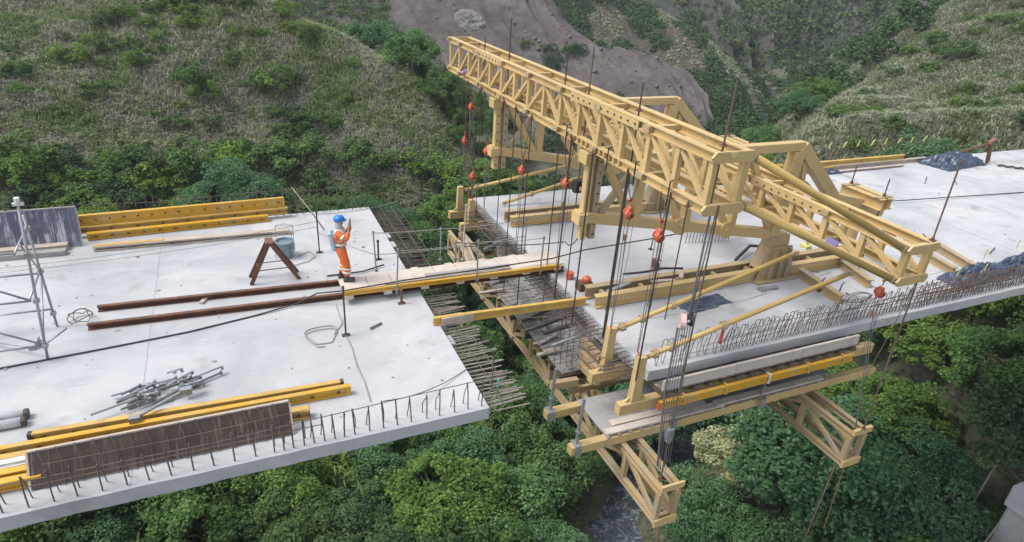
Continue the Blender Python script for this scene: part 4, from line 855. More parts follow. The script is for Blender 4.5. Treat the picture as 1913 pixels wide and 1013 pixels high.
# ---------------------------------------------------------------- things on the left deck
def tbeam(label, a, b_, w=0.1, h=0.2, mat='yellow', marks=0, name='timber_girder', side=-1):
    t = thing(name, label, 'timber beam', (a[0],a[1],min(a[2],b_[2])-h/2)); m_ = MB(); m_.ibeam(a, b_, w, h, 0.042); part(t,'beam',m_,mat)
    for s in ((0.012, 0.0), (0.988, 1.0)):
        m_ = MB(); p0 = V(a).lerp(V(b_), s[0]); p1 = V(a).lerp(V(b_), s[1]); m_.beam(p0, p1 + (p1-p0)*0.05, w*0.98+0.006, h*1.01); part(t,'end_shoe',m_,'dark_steel' if mat == 'yellow_edge' else mat)
    for k in range(marks):
        q = V(a).lerp(V(b_), (k+0.5)/marks); m_ = MB(); e_ = 0.02+0.02*random.random(); m_.box((q.x-e_, q.y+side*(w/2+0.002), q.z-0.02),(q.x+e_*1.2, q.y+side*(w/2-0.004), q.z+0.022)); part(t,'bolt_mark',m_,'dark_steel')
    return t
tbeam('yellow timber girder, top of the stack at the far edge of the left deck', (-8.5,11.02,0.50),(-2.75,11.22,0.50),0.12,0.30,'yellow',16)
tbeam('yellow timber girder, second in the stack at the far edge', (-8.6,10.95,0.24),(-2.6,11.15,0.24),0.2,0.2,'yellow_edge',9)
tbeam('yellow timber girder, bottom front of the stack at the far edge', (-8.2,10.72,0.11),(-3.3,10.92,0.11),0.16,0.2,'yellow',12)
tbeam('dusty yellow timber lying loose before the far stack', (-7.95,9.9,0.075),(-2.75,9.75,0.075),0.22,0.14,'timber',4)
b = MB(); b.beam((-7.96,9.90,0.155),(-6.2,9.85,0.155),0.12,0.016); solo('timber', b, 'yellow_edge', 'yellow strip on the loose timber before the far stack', 'timber')
def leaning_panel(label, x0, x1, yb, yt, zt, mat, frame):
    t = thing('formwork_panel', label, 'formwork panel', ((x0+x1)/2,yb,0)); n_ = V((0,-zt,yt-yb))
    m_ = MB(); m_.plate([(x0,yb,0.02),(x1,yb,0.02),(x1,yt,zt),(x0,yt,zt)], n_, 0.03); part(t,'sheet',m_,mat)
    m_ = MB(); m_.beam((x0-0.01,yt,zt+0.02),(x1+0.01,yt,zt+0.02),0.05,0.03); part(t,'top_rail',m_,frame)
    for x in (x0-0.008, x1+0.008): m_ = MB(); m_.beam((x,yb,0.03),(x,yt,zt),0.012,0.06,(1,0,0)); part(t,'edge_strip',m_,frame)
    return t
pl = leaning_panel('brown formwork panel with cement streaks leaning at the near edge', -7.7,-3.72,0.46,0.78,0.52,'panel_brown','timber')
b = MB()
for k in range(15):
    x = -7.5+0.255*k; b = MB(); b.tube([(x,0.42,0.01),(x+0.0,0.62,0.40),(x-0.06,0.73,0.58)],0.008,4); part(pl,'tie_bar',b,'rebar')
b = MB(); b.tube([(-7.5,0.60,0.37),(-5.5,0.57,0.36),(-3.4,0.6,0.4)],0.008,4); part(pl,'tie_bar',b,'rebar')
leaning_panel('dark blue grey formwork panel with white streaks leaning at the far left edge', -11.2,-8.3,10.3,10.62,1.05,'panel_dark','timber_grey')
tbeam('long yellow timber girder behind the brown panel, nearer of the pair', (-9.5,1.50,0.11),(-2.5,1.34,0.11),0.11,0.2,'yellow',14)
tbeam('long yellow timber girder behind the brown panel, farther of the pair', (-7.95,1.72,0.11),(-2.6,1.53,0.11),0.11,0.2,'yellow_edge',12)
tbeam('pale yellow timber girder at the left edge in front of the long pair', (-10,1.28,0.11),(-6.2,1.14,0.11),0.13,0.2,'yellow_edge',6)
tbeam('yellow timber girder low at the left edge before the brown panel', (-10,0.62,0.11),(-7.55,0.60,0.11),0.14,0.2,'yellow',0)
tbeam('second yellow timber girder low at the left edge, under the white sheet', (-10,0.86,0.11),(-7.7,0.82,0.11),0.14,0.2,'yellow',0)
b = MB(); b.box((-10.0,0.96,0.20),(-7.75,1.08,0.25)); b.box((-10.0,0.92,0.0),(-7.8,1.05,0.2)); solo('plank', b, 'white_paint', 'whitewashed plank between the yellow girders at the left edge', 'plank')
tbeam('short yellow girder end sticking out right of the brown panel', (-4.2,0.95,0.11),(-3.35,0.88,0.11),0.16,0.2,'yellow_edge',2)
for k, (y, z, lb) in enumerate(((10.18,0.09,'grey white timber block at the foot of the dark panel'),(9.95,0.07,'weathered timber lying before the dark panel'))):
    b = MB(); b.beam((-10.9,y,z),(-8.6+0.0*k,y+0.02-0.1*k,z),0.24,0.17 if k == 0 else 0.13); solo('timber', b, 'timber' if k == 0 else 'timber_grey', lb, 'timber')
# rolled white sheets at the left
for k, (y, r) in enumerate(((2.5,0.085),(2.28,0.085))):
    b = MB(); b.tube([(-10.2,y-0.03,r+0.003),(-8.12,y,r+0.003)], r, 12); t = thing('pipe_roll', ('white pipe lying at the left, farther of the two','white pipe lying at the left, nearer of the two')[k], 'pipe', (-9,y,0)); part(t,'tube',b,'white_paint',smooth=True)
    b = MB(); b.tube([(-8.16,y,r+0.003),(-8.105,y,r+0.003)], r*1.15, 10); part(t,'collar',b,'dark_steel')
# rusty A-frame trestle
t = thing('trestle', 'rusty steel A-frame trestle standing on the left deck', 'trestle', (-3.5,6.9,0))
for y in (6.63, 7.08):
    for xa in (-4.06, -2.86):
        b = MB(); b.chan((xa,y,0.0),(-3.5+(0.03 if xa > -3.5 else -0.03),y+(6.86-y)*0.35,1.06),0.09,0.07,0.012,(0,1,0)); part(t,'leg',b,'rust')
    b = MB(); b.tube([(-3.86,y,0.38),(-3.09,y,0.38)],0.014,5); part(t,'crossbar',b,'rust')
for x in (-3.86,-3.1):
    b = MB(); b.tube([(x,6.68,0.42),(x,7.02,0.42)],0.014,5); part(t,'crossbar',b,'rust')
b = MB(); b.box((-3.6,6.68,1.02),(-3.4,7.06,1.10)); part(t,'head',b,'rust')
# blue grey drum in a wire cage
t = thing('drum', 'blue grey plastic drum in a wire cage behind the trestle', 'drum', (-3.05,8.15,0))
b = MB(); b.lathe((-3.05,8.15,0.02), [(0.20,0),(0.22,0.02),(0.25,0.2),(0.265,0.4),(0.27,0.46),(0.24,0.465),(0.22,0.4)], 18); part(t,'tub',b,'drum',smooth=False)
b = MB()
for a in np.linspace(0, 2*math.pi, 5)[:-1]+0.6: b.tube([(-3.05+0.33*math.cos(a),8.15+0.33*math.sin(a),0.0),(-3.05+0.33*math.cos(a),8.15+0.33*math.sin(a),0.85),(-3.05,8.15,1.0)],0.009,4)
for z in (0.28, 0.84): b.tube([(-3.05+0.33*math.cos(a),8.15+0.33*math.sin(a),z) for a in np.linspace(0.6, 0.6+2*math.pi, 5)],0.008,4)
part(t,'cage',b,'galv')
line('hose','grey hose curled on the deck beside the drum','hose', [(-2.75,8.0,0.02),(-2.4,8.25,0.02),(-2.25,7.9,0.02),(-2.5,7.6,0.02),(-2.9,7.45,0.02)],0.012,'rope')
# scaffold tower at the left edge of the picture
t = thing('scaffold_tower', 'galvanised tube scaffold tower standing at the left on the deck', 'scaffold', (-9.0,5.1,0))
SC = {'a':(-8.14,4.42),'b':(-8.19,5.80),'c':(-9.75,4.42),'d':(-9.80,5.80)}
tops = {'a':3.45,'b':2.7,'c':2.9,'d':2.6}
for k_, (x, y) in SC.items():
    lean = 0.30 if k_ == 'a' else 0.0
    b = MB(); b.tube([(x,y,0.0),(x+lean*0.5,y,tops[k_]*0.5),(x+lean,y,tops[k_])],0.026,8); o = part(t,'standard',b,'galv',smooth=True)
    for z in (0.35, 1.4, 2.4):
        b = MB(); b.box((x+lean*z/tops[k_]-0.05,y-0.05,z-0.04),(x+lean*z/tops[k_]+0.05,y+0.05,z+0.04)); part(o,'coupler',b,'galv',top=t)
    if k_ == 'a': b = MB(); b.box((x+lean-0.09,y-0.03,3.40),(x+lean+0.09,y+0.03,3.45)); b.disc((x+lean,y,3.5),(0,0,1),0.05,0.1,8); part(o,'head',b,'white_paint',top=t)
for p_, q_, z in (('a','c',0.35),('b','d',0.45),('a','b',1.4),('a','c',1.4),('b','d',1.35),('c','d',1.4),('a','b',2.42),('a','c',2.45),('c','d',0.35)):
    b = MB(); b.tube([(*SC[p_],z),(*SC[q_],z+0.03)],0.022,6); part(t,'ledger',b,'galv',smooth=True)
for a, b_ in (((-8.1,4.42,0.35),(-9.75,4.42,1.4)),((-8.1,4.42,1.4),(-9.75,4.42,2.45)),((-8.14,4.42,0.3),(-8.19,5.8,1.35)),((-8.0,4.42,2.6),(-8.19,5.8,1.4)),((-8.14,4.42,0.3),(-9.6,5.6,0.02)),((-8.14,4.42,0.35),(-7.75,4.75,0.5))):
    b = MB(); b.tube([a, b_],0.02,6); part(t,'brace',b,'galv',smooth=True)
# pile of scaffold couplers and tubes
random.seed(21)
for k in range(24):
    x = random.uniform(-6.5,-5.3); y = random.uniform(2.15,2.7); a = random.uniform(-0.15,0.5); l = random.uniform(0.5,1.25) if k < 11 else random.uniform(0.15,0.35); z = 0.03+0.018*k*random.uniform(0.3,1)
    b = MB(); b.tube([(x-l/2*math.cos(a),y-l/2*math.sin(a),z),(x+l/2*math.cos(a),y+l/2*math.sin(a),z+random.uniform(-.0,.08))],0.022,6)
    b.disc((x,y,z),(math.cos(a),math.sin(a),0),0.036,0.06,8); e = (x+l/2*math.cos(a),y+l/2*math.sin(a)); b.box((e[0]-0.025,e[1]-0.025,z-0.01),(e[0]+0.025,e[1]+0.025,z+0.06))
    solo('scaffold_tube', b, 'galv' if k % 3 else 'chain', 'grey scaffold tube with couplers in the heap on the left deck', 'scaffold tube', 'heap of scaffold tubes')
for k in range(12):
    x = random.uniform(-6.5,-6.0) if k < 8 else random.uniform(-5.6,-5.2); y = random.uniform(2.15,2.6); z = random.uniform(0.02,0.2); b = MB()
    b.beam((x-0.06,y,z),(x+0.07,y+0.03,z+0.05),0.08,0.05,bev=0.01); b.disc((x,y,z+0.06),(0.3,1,0.4),0.045,0.06,8); b.tube([(x+0.05,y,z),(x+0.12,y+0.06,z+0.1)],0.012,5)
    solo('coupler', b, 'chain' if k % 2 else 'timber_grey', 'metal scaffold coupler in the heap on the left deck', 'coupler', 'heap of scaffold couplers')
b = MB(); b.tube([(-6.28,1.5,0.27),(-5.5,1.95,0.36)],0.028,8); b.box((-6.38,1.42,0.22),(-6.2,1.54,0.32)); b.box((-5.56,1.9,0.3),(-5.36,2.02,0.4)); solo('adjustable_prop', b, 'galv', 'galvanised prop resting across the long yellow girders', 'prop')
b = MB(); b.beam((-5.25,5.95,0.03),(-5.05,6.35,0.03),0.1,0.05); solo('timber_offcut', b, 'timber', 'small timber offcut lying left of the trestle by the rusty channel', 'timber')
b = MB(); b.beam((-8.5,4.9,0.06),(-8.48,5.3,0.06),0.12,0.1); solo('concrete_block', b, 'concrete_edge', 'small concrete block under the scaffold tower', 'block')
for k in range(2):
    b = MB(); b.tube([(-1.62,3.55+0.07*k,0.012),(-1.30,3.72+0.07*k,0.012)],0.012,5); solo('steel_dowel', b, 'rust', ('nearer of two short dowels on the left deck beside the wire','farther of two short dowels on the left deck beside the wire')[k], 'dowel')
# scattered crumbs, chips and stains of debris on both decks
def debris(name, n, x0, x1, y0, y1, seed, mat):
    r = random.Random(seed); b = MB()
    for k in range(n):
        x, y = r.uniform(x0,x1), r.uniform(y0,y1); s = r.uniform(0.008,0.03)*(2.0 if r.random() < 0.15 else 1); a = r.uniform(0,3.1)
        c_, s_ = math.cos(a)*s, math.sin(a)*s; h = s*0.5
        b.add([(x+c_*1.6,y+s_*1.6,0.003),(x-s_,y+c_,0.003),(x-c_*1.4,y-s_*1.4,0.003),(x+s_,y-c_,0.003),(x,y,0.003+h)], [(0,1,4),(1,2,4),(2,3,4),(3,0,4),(0,3,2,1)])
    o = solo(name, b, mat, 'small crumbs of debris scattered over the deck', None); o['kind'] = 'stuff'
    return o
for nm, n, x0, x1, y0, y1, sd_, mt in (('debris',130,-12,-0.1,0.4,10.6,3,'timber_grey'),('debris',60,-12,-0.1,0.4,10.6,4,'rust_light'),('debris',150,4.2,34,0.6,10.8,5,'timber_grey'),('debris',60,4.2,26,0.6,10.8,6,'rust')): debris(nm,n,x0,x1,y0,y1,sd_,mt)

# ---------------------------------------------------------------- things on the right deck
def crumple(label, cx, cy, lx, ly, h, mat, seed, rot=0.0, cat='tarpaulin', name='tarpaulin', z0=0.0):
    n, m_ = 64, 38; vs_ = []; c_, s_ = math.cos(rot), math.sin(rot)
    for j in range(m_):
        for i in range(n):
            u, v = i/(n-1)*2-1, j/(m_-1)*2-1; e = max(0, 1-(u*u)**1.6)**0.5*max(0, 1-(v*v)**1.3)**0.5
            p_ = V((u*lx*0.9+seed, v*ly*1.6, seed*1.7)); w_ = mnoise.noise(p_*1.3)*0.9; q1 = V((p_.x*2.0+w_, p_.y*1.1-w_, 3.1)); q2 = V((p_.x*1.6-w_*1.5, p_.y*3.4+w_, 7.7))
            f = 0.75*(1-2.6*abs(mnoise.noise(q1)))+0.5*(1-2.6*abs(mnoise.noise(q2*1.5)))+0.5*mnoise.noise(p_*1.1)
            z = z0+0.006+e*h*max(0.12, 0.35+0.45*f); ex = 1+0.12*mnoise.noise(V((u*2,v*2,seed)))+0.10*mnoise.noise(V((u*6,v*6,seed)))
            x, y = u*lx*ex, v*ly*ex*(1+0.3*u*mnoise.noise(V((u*2.5,seed,0)))); vs_.append((cx+x*c_-y*s_, cy+x*s_+y*c_, z))
    b = MB(); b.add(vs_, [(j*n+i, j*n+i+1, (j+1)*n+i+1, (j+1)*n+i) for j in range(m_-1) for i in range(n-1)])
    ring = [i for i in range(n)] + [(j+1)*n-1 for j in range(1,m_)] + [(m_-1)*n+i for i in range(n-2,-1,-1)] + [j*n for j in range(m_-2,0,-1)]
    k = len(b.v); b.v += [(b.v[q][0], b.v[q][1], z0+0.001) for q in ring]; L_ = len(ring); b.f += [(ring[i], k+i, k+(i+1) % L_, ring[(i+1) % L_]) for i in range(L_)]
    return solo(name, b, mat, label, cat, smooth=True)
crumple('crumpled dark blue tarpaulin beside the pipe braces on the right deck', 7.15,2.15,0.75,0.26,0.16,'tarp',1.3,0.12)
crumple('big heap of dark blue tarpaulin at the far edge of the right deck', 29.4,10.2,1.75,0.75,0.75,'tarp',4.1,0.1)
crumple('long heap of dark blue tarpaulin over bars at the near edge, nearer part', 17.0,0.95,1.6,0.36,0.5,'tarp',7.7,0.05)
crumple('long heap of dark blue tarpaulin over bars at the near edge, right part', 20.0,1.0,1.7,0.42,0.62,'tarp',9.2,0.05)
# bundle of loose bars tied along the near edge
random.seed(5)
for k in range(15):
    x0 = random.uniform(11.2,14.5); x1 = x0+random.uniform(2.5,6.0); y = 0.30+random.uniform(-0.12,0.3); z = 0.12+random.uniform(0,0.28); b = MB()
    b.tube([(x0,y,z),((x0+x1)/2,y+random.uniform(-.1,.1),z+random.uniform(-.04,.08)),(x1,y+random.uniform(-.12,.12),z+random.uniform(-.05,.1))],0.011,5)
    solo('loose_rebar', b, 'rust_light' if k % 3 == 0 else 'rebar', 'loose rusty rebar in the long bundle along the near deck edge', 'rebar', 'bundle of loose rebar')
# ground beams under the shoes
def gbeam(label, a, b_, w=0.2, h=0.26):
    b = MB(); b.ibeam((a[0],a[1],h/2+0.003),(b_[0],b_[1],h/2+0.003),w,h,0.022); solo('bearer_beam', b, 'tan_dusty_shade', label, 'steel beam')
gbeam('tan ground beam lying on the deck right of the near shoe, nearest the camera', (11.15,2.75),(10.95,1.0))
gbeam('tan ground beam lying on the deck behind the lower pipe brace', (13.05,3.0),(12.65,1.45))
gbeam('tan ground beam on the deck beyond the rear truss tip, nearer of the pair', (16.7,3.4),(16.2,1.25))
gbeam('tan ground beam on the deck beyond the rear truss tip, farther of the pair', (17.75,3.3),(17.1,1.2))
gbeam('tan ground beam crossing behind the rear post of the nearer frame', (11.3,3.45),(13.6,3.55),0.22,0.3)
# small stuff near the shoe
b = MB(); b.tube([(9.35,2.3,0.05),(9.85,2.25,0.05)],0.05,10); b.box((9.2,2.2,0.003),(9.4,2.4,0.06)); solo('hydraulic_cylinder', b, 'galv', 'silver hydraulic cylinder lying beside the near shoe', 'cylinder')
for x, y, lb in ((10.95,1.75,'bent dark pin standing on the deck right of the near shoe'),(11.25,1.35,'second dark pin standing on the deck below the ground beam'),(7.75,5.6,'dark pin standing alone in the middle of the right deck')):
    b = MB(); b.tube([(x,y,0.0),(x+0.05,y+0.02,0.35),(x+0.12,y+0.02,0.42)],0.02,5); b.box((x-0.06,y-0.05,0.002),(x+0.06,y+0.05,0.03)); solo('pin', b, 'dark_steel', lb, 'pin')
# worn vibrator hose on the deck
line('hose','dark hose lying on the right deck left of the near runway','hose',[(5.9,4.32,0.03),(6.6,4.25,0.03),(7.3,4.3,0.03),(7.9,4.12,0.03)],0.028,'dark_steel')
b = MB(); b.lathe((7.1,4.42,0.003),[(0.10,0),(0.12,0.04),(0.11,0.16),(0.06,0.22)],10); b.tube([(7.1,4.42,0.2),(7.2,4.5,0.3),(7.3,4.42,0.18)],0.014,5); solo('vibrator_motor', b, 'rust', 'small rusty motor sitting on the hose on the right deck', 'motor')
# stacked timbers along the far edge of the right deck
for k, (xa, xb, y, z, m_, lb) in enumerate(((15.5,21.5,10.75,0.10,'yellow','yellow girder along the far edge behind the nearer frame'),(17.5,26.8,11.0,0.30,'yellow_edge','long tan girder on top of the far edge stack'),(19.5,28.3,10.9,0.10,'timber','long pale timber at the bottom of the far edge stack'),(21.0,26.0,10.45,0.07,'timber','pale board in front of the far edge stack'),(14.2,18.8,11.05,0.30,'yellow_edge','tan girder at the far edge left of the anchor beam'))):
    tbeam(lb,(xa,y,z),(xb,y+0.05,z),0.16,0.2 if k != 3 else 0.06,m_,0)
crumple('grey plastic sheet thrown over the far edge timbers', 20.8,10.6,0.9,0.3,0.3,'tarp',12.1,0.0)
# steel stand at far right
t = thing('steel_stand', 'rusty steel trestle stand at the far right edge of the deck', 'stand', (31.2,9.9,0))
for x, y in ((31.5,9.8),(32.1,10.1)): b = MB(); b.beam((x,y,0),(x-0.28,y+0.05,1.12),0.12,0.1); part(t,'leg',b,'rust')
b = MB(); b.beam((31.05,9.82,1.12),(32.0,10.15,1.16),0.16,0.14); part(t,'head',b,'rust_light'); b = MB(); b.beam((31.2,9.9,1.05),(30.0,10.4,0.5),0.08,0.08); part(t,'arm',b,'rust')
b = MB(); [b.tube([(31.6+0.3*k,9.3-0.28*k,0.05),(31.85+0.3*k,9.2-0.28*k,0.08),(31.9+0.3*k,9.02-0.28*k,0.05)],0.05,6) for k in range(5)]; solo('chain', b, 'dark_steel', 'heavy chain lying on the deck below the rusty stand', 'chain')
b = MB(); b.box((35.2,8.6,0.003),(36.2,9.3,0.35)); b.box((35.4,8.5,0.35),(36.0,9.1,0.6)); solo('scrap_stack', b, 'rust_light', 'stack of rusty scrap at the right border of the picture', 'scrap')
# ribbons on bars along the far edge and on the near edge heap
for k in range(8):
    x = 21.5+k*0.95; y = W-0.05
    t = thing('ribbon_stake', ('first','second','third','fourth','fifth','sixth','seventh','eighth')[k]+' stake with pale yellow ribbon at the far deck edge, counted from the left', 'stake', (x,y,0))
    b = MB(); b.tube([(x,y,0),(x+0.02,y,0.9)],0.010,4); part(t,'stake',b,'rebar'); b = MB(); s = 1 if k % 2 else -1; b.plate([(x,y,0.9),(x+0.10,y,0.93),(x+0.2+0.05*s,y,1.2),(x+0.1,y,1.18)],(0,1,0),0.012); part(t,'ribbon',b,'ribbon')
for x, y, z, lb in ((14.2,1.15,0.12,'pale ribbon knot on the deck right of the rear truss tip'),(15.7,0.9,0.22,'yellow ribbon on the bar heap near the ground beams'),(17.3,1.2,0.55,'yellow ribbon on top of the nearer tarpaulin heap'),(19.0,1.25,0.65,'yellow ribbon on the tarpaulin heap at right'),(16.3,0.55,0.45,'yellow ribbon on the hooked bars before the heap')):
    b = MB(); b.plate([(x,y,z),(x+0.09,y+0.02,z+0.02),(x+0.14,y+0.02,z+0.26),(x+0.03,y,z+0.24)],(0,1,0.1),0.012); b.tube([(x+0.05,y,z-0.1),(x+0.06,y,z+0.1)],0.012,4); solo('ribbon', b, 'ribbon', lb, 'ribbon')
line('wire','thin wire strung to the ribbons beyond the rear truss','wire',sag((13.4,1.2,0.3),(16.8,1.2,0.5),0.15),0.007,'rope')
for a, b_, lb in (((24.5,8.2),(25.6,8.9),'left'),((26.0,7.7),(26.7,8.3),'right')):
    line('bar','short bar lying on the right deck below the far timbers, '+lb+' one','bar',[(a[0],a[1],0.02),(b_[0],b_[1],0.03)],0.016,'rebar')
for a, b_, lb in (((20.0,2.3),(19.2,2.0),'thin bar lying on the deck beyond the ground beams'),((19.6,1.6),(21.8,1.45),'long bar pointing at the tarpaulin heap'),((18.1,3.3),(18.4,3.9),'short bar lying on the open deck right of the rear truss')):
    line('bar',lb,'bar',[(a[0],a[1],0.02),(b_[0],b_[1],0.05)],0.018,'rebar')
line('cable_bundle','bundle of dark cables in the middle of the frames','cable',[(9.8,4.0,0.1),(10.8,4.5,0.25),(11.6,4.3,0.2),(12.4,4.6,0.1)],0.05,'black')
t = thing('rebar_rack', 'row of upright bars standing behind the nearer frame', 'rebar', (10.0,5.6,0))
for k in range(14): b = MB(); x = 9.2+0.12*k; b.tube([(x,5.7-0.02*k,0),(x+0.02,5.7-0.02*k,0.55)],0.014,4); part(t,'bar',b,'dark_steel')
b = MB(); b.tube([(12.4,3.75,0.42),(12.4,3.75,0.6)],0.05,10); b.box((12.28,3.62,0.303),(12.52,3.88,0.42)); solo('pump', b, 'ribbon', 'yellow pump behind the rear truss web', 'pump')
line('rope','green tape on the projecting bars at the near left deck end','tape',[(0.35,0.42,-0.05),(0.36,0.44,0.28),(0.37,0.42,0.34)],0.02,'green_tape')
thin_post('rope_post','thin vertical bar among the projecting bars of the left deck',0.30,0.62,-0.22,0.75,r=0.014,mat='rebar',foot=False)
# concrete pier top and fallen poles at the lower right
t = thing('pier', 'white concrete pier head at the lower right corner of the picture', 'pier', (33.2,1.8,-24))
b = MB(); b.prof((33.6,1.2,-26),(33.6,1.2,-17.2),[(-1.3,-1.0),(1.1,-1.0),(1.3,-0.6),(1.3,0.9),(-1.0,1.1),(-1.3,0.6)]); part(t,'shaft',b,'concrete_edge')
b = MB(); b.prof((33.6,1.2,-17.2),(33.6,1.2,-16.2),[(-1.5,-1.2),(1.3,-1.2),(1.5,-0.7),(1.5,1.1),(-1.2,1.3),(-1.5,0.7)]); part(t,'cap',b,'concrete')

# ---------------------------------------------------------------- the worker
def skinned(name, joints, edges, mat, root=0, sub_=2):
    me = bpy.data.meshes.new(name); names = list(joints); idx = {n: i for i, n in enumerate(names)}
    me.from_pydata([joints[n][0] for n in names], [(idx[a], idx[b]) for a, b in edges], [])
    o = bpy.data.objects.new(name, me); C.objects.link(o)
    md = o.modifiers.new('skin', 'SKIN'); md.use_smooth_shade = True
    for i, n in enumerate(names):
        r = joints[n][1]; me.skin_vertices[0].data[i].radius = r if isinstance(r, tuple) else (r, r)
        me.skin_vertices[0].data[i].use_root = (i == root)
    s = o.modifiers.new('sub', 'SUBSURF'); s.levels = sub_; s.render_levels = sub_
    dg = bpy.context.evaluated_depsgraph_get(); m2 = bpy.data.meshes.new_from_object(o.evaluated_get(dg)); bpy.data.objects.remove(o)
    m2.materials.clear(); m2.materials.append(M[mat]); m2.polygons.foreach_set('use_smooth', [True]*len(m2.polygons)); return m2
WK = V((-1.80, 5.74, 0.283))
wk = thing('person', 'worker in orange high visibility clothes and blue helmet with both hands raised to the face', 'person', WK); wk.rotation_euler = (0, math.radians(-3.5), math.radians(-14))
J = {'pelvis': ((0,0,0.93),(0.13,0.10)), 'waist': ((0.0,0,1.10),(0.125,0.095)), 'chest': ((-0.01,0,1.28),(0.15,0.105)), 'nb': ((0.0,0,1.43),(0.075,0.07)),
     'neck': ((0.025,0,1.49),0.05), 'head0': ((0.045,0,1.56),(0.07,0.075)), 'head1': ((0.05,0,1.64),(0.075,0.085)), 'head2': ((0.045,0,1.70),(0.055,0.065)), 'nose': ((0.135,0,1.585),0.014)}
E_ = [('pelvis','waist'),('waist','chest'),('chest','nb'),('nb','neck'),('neck','head0'),('head0','head1'),('head1','head2'),('head0','nose')]
ARM = {-1: [((0.0,-0.175,1.38),0.056),((0.19,-0.25,1.20),0.045),((0.265,-0.13,1.44),0.030),((0.275,-0.085,1.51),(0.020,0.036))],
        1: [((0.0,0.175,1.38),0.056),((0.21,0.24,1.23),0.045),((0.28,0.11,1.46),0.030),((0.285,0.06,1.53),(0.020,0.036))]}
LEG = {-1: [((0.0,-0.095,0.87),0.088),((0.10,-0.115,0.49),0.062),((0.06,-0.12,0.10),0.040)], 1: [((0.0,0.095,0.87),0.088),((0.03,0.11,0.48),0.062),((-0.09,0.11,0.10),0.040)]}
for s, k in ((-1,'r'),(1,'l')):
    for i, (p_, r) in enumerate(ARM[s]): J['a%d%s' % (i,k)] = (p_, r)
    for i, (p_, r) in enumerate(LEG[s]): J['g%d%s' % (i,k)] = (p_, r)
    E_ += [('chest','a0'+k),('a0'+k,'a1'+k),('a1'+k,'a2'+k),('a2'+k,'a3'+k),('pelvis','g0'+k),('g0'+k,'g1'+k),('g1'+k,'g2'+k)]
    hx, hy, hz = ARM[s][3][0]
    for f in range(4):            # fingers curl round the phone
        yy = hy - s*0.0 ; off = (f-1.5)*0.02; ln = (0.045,0.052,0.048,0.038)[f]
        a_ = (hx+0.012+off*0.35, hy-s*0.012, hz+0.03+off*0.9); b1 = (a_[0]+0.012, a_[1]-s*ln*0.6, a_[2]+0.03); c1 = (b1[0]-0.012, b1[1]-s*ln*0.55, b1[2]+0.006)
        for nm, q, r in (('f%d%sa' % (f,k), a_, 0.0095),('f%d%sb' % (f,k), b1, 0.0085),('f%d%sc' % (f,k), c1, 0.0075)): J[nm] = (q, r)
        E_ += [('a3'+k,'f%d%sa' % (f,k)),('f%d%sa' % (f,k),'f%d%sb' % (f,k)),('f%d%sb' % (f,k),'f%d%sc' % (f,k))]
    J['t0'+k] = ((hx-0.03,hy-s*0.02,hz+0.01),0.010); J['t1'+k] = ((hx-0.035,hy-s*0.05,hz+0.035),0.009); E_ += [('a3'+k,'t0'+k),('t0'+k,'t1'+k)]
link('body', skinned('body', J, E_, 'skin'), wk)
JJ = {'p': ((0,0,0.90),(0.175,0.15)), 'w': ((0.0,0,1.08),(0.17,0.145)), 'c': ((-0.01,0,1.28),(0.185,0.15)), 'n': ((0.0,0,1.42),(0.09,0.085)), 'n2': ((0.015,0,1.465),(0.072,0.068))}; EE = [('p','w'),('w','c'),('c','n'),('n','n2')]
for s, k in ((-1,'r'),(1,'l')):
    JJ['a0'+k] = (ARM[s][0][0],0.09); JJ['a1'+k] = (ARM[s][1][0],0.076); JJ['a2'+k] = (tuple(np.array(ARM[s][2][0])*0.85+np.array(ARM[s][1][0])*0.15),0.058); EE += [('c','a0'+k),('a0'+k,'a1'+k),('a1'+k,'a2'+k)]
jk = link('jacket', skinned('jacket', JJ, EE, 'hivis'), wk)
TJ = {'p': ((0,0,0.90),(0.145,0.118)), 'w': ((0,0,1.0),(0.14,0.112))}; TE = [('p','w')]
for s, k in ((-1,'r'),(1,'l')):
    a, b_, c_ = (np.array(q[0]) for q in LEG[s]); TJ['h'+k] = (tuple(a-[0,0,0.02]),0.13); TJ['m'+k] = (tuple((a+b_)/2),0.125); TJ['k'+k] = (tuple(b_),0.108); TJ['s'+k] = (tuple((b_+c_)/2),0.105); TJ['f'+k] = (tuple(c_+[0,0,0.03]),0.10)
    TE += [('p','h'+k),('h'+k,'m'+k),('m'+k,'k'+k),('k'+k,'s'+k),('s'+k,'f'+k)]
tr = link('trousers', skinned('trousers', TJ, TE, 'hivis'), wk)
def ring(c, ax, rx, ry, h, th=0.008, n=18):
    b = MB(); ax = V(ax).normalized(); u = V((1,0,0)); u = (u-ax*u.dot(ax)).normalized(); w = ax.cross(u); c = V(c)
    vs_ = []
    for dz, g in ((-h/2,0),(-h/2,th),(h/2,th),(h/2,0)):
        for k in range(n):
            a = 2*math.pi*k/n; vs_.append(c+ax*dz+u*math.cos(a)*(rx+g)+w*math.sin(a)*(ry+g))
    return b.add(vs_, [(i*n+k, i*n+(k+1) % n, ((i+1) % 4)*n+(k+1) % n, ((i+1) % 4)*n+k) for i in range(4) for k in range(n)])
def wpart(par, name, b, mat, smooth=True): return link(name, b.mesh(name, mat, (0,0,0), smooth), par)
for z, ry, rx in ((1.04,0.160,0.142),(1.17,0.166,0.146)): wpart(jk, 'reflective_band', ring((0,0,z),(0,0,1),rx,ry,0.062), 'stripe')
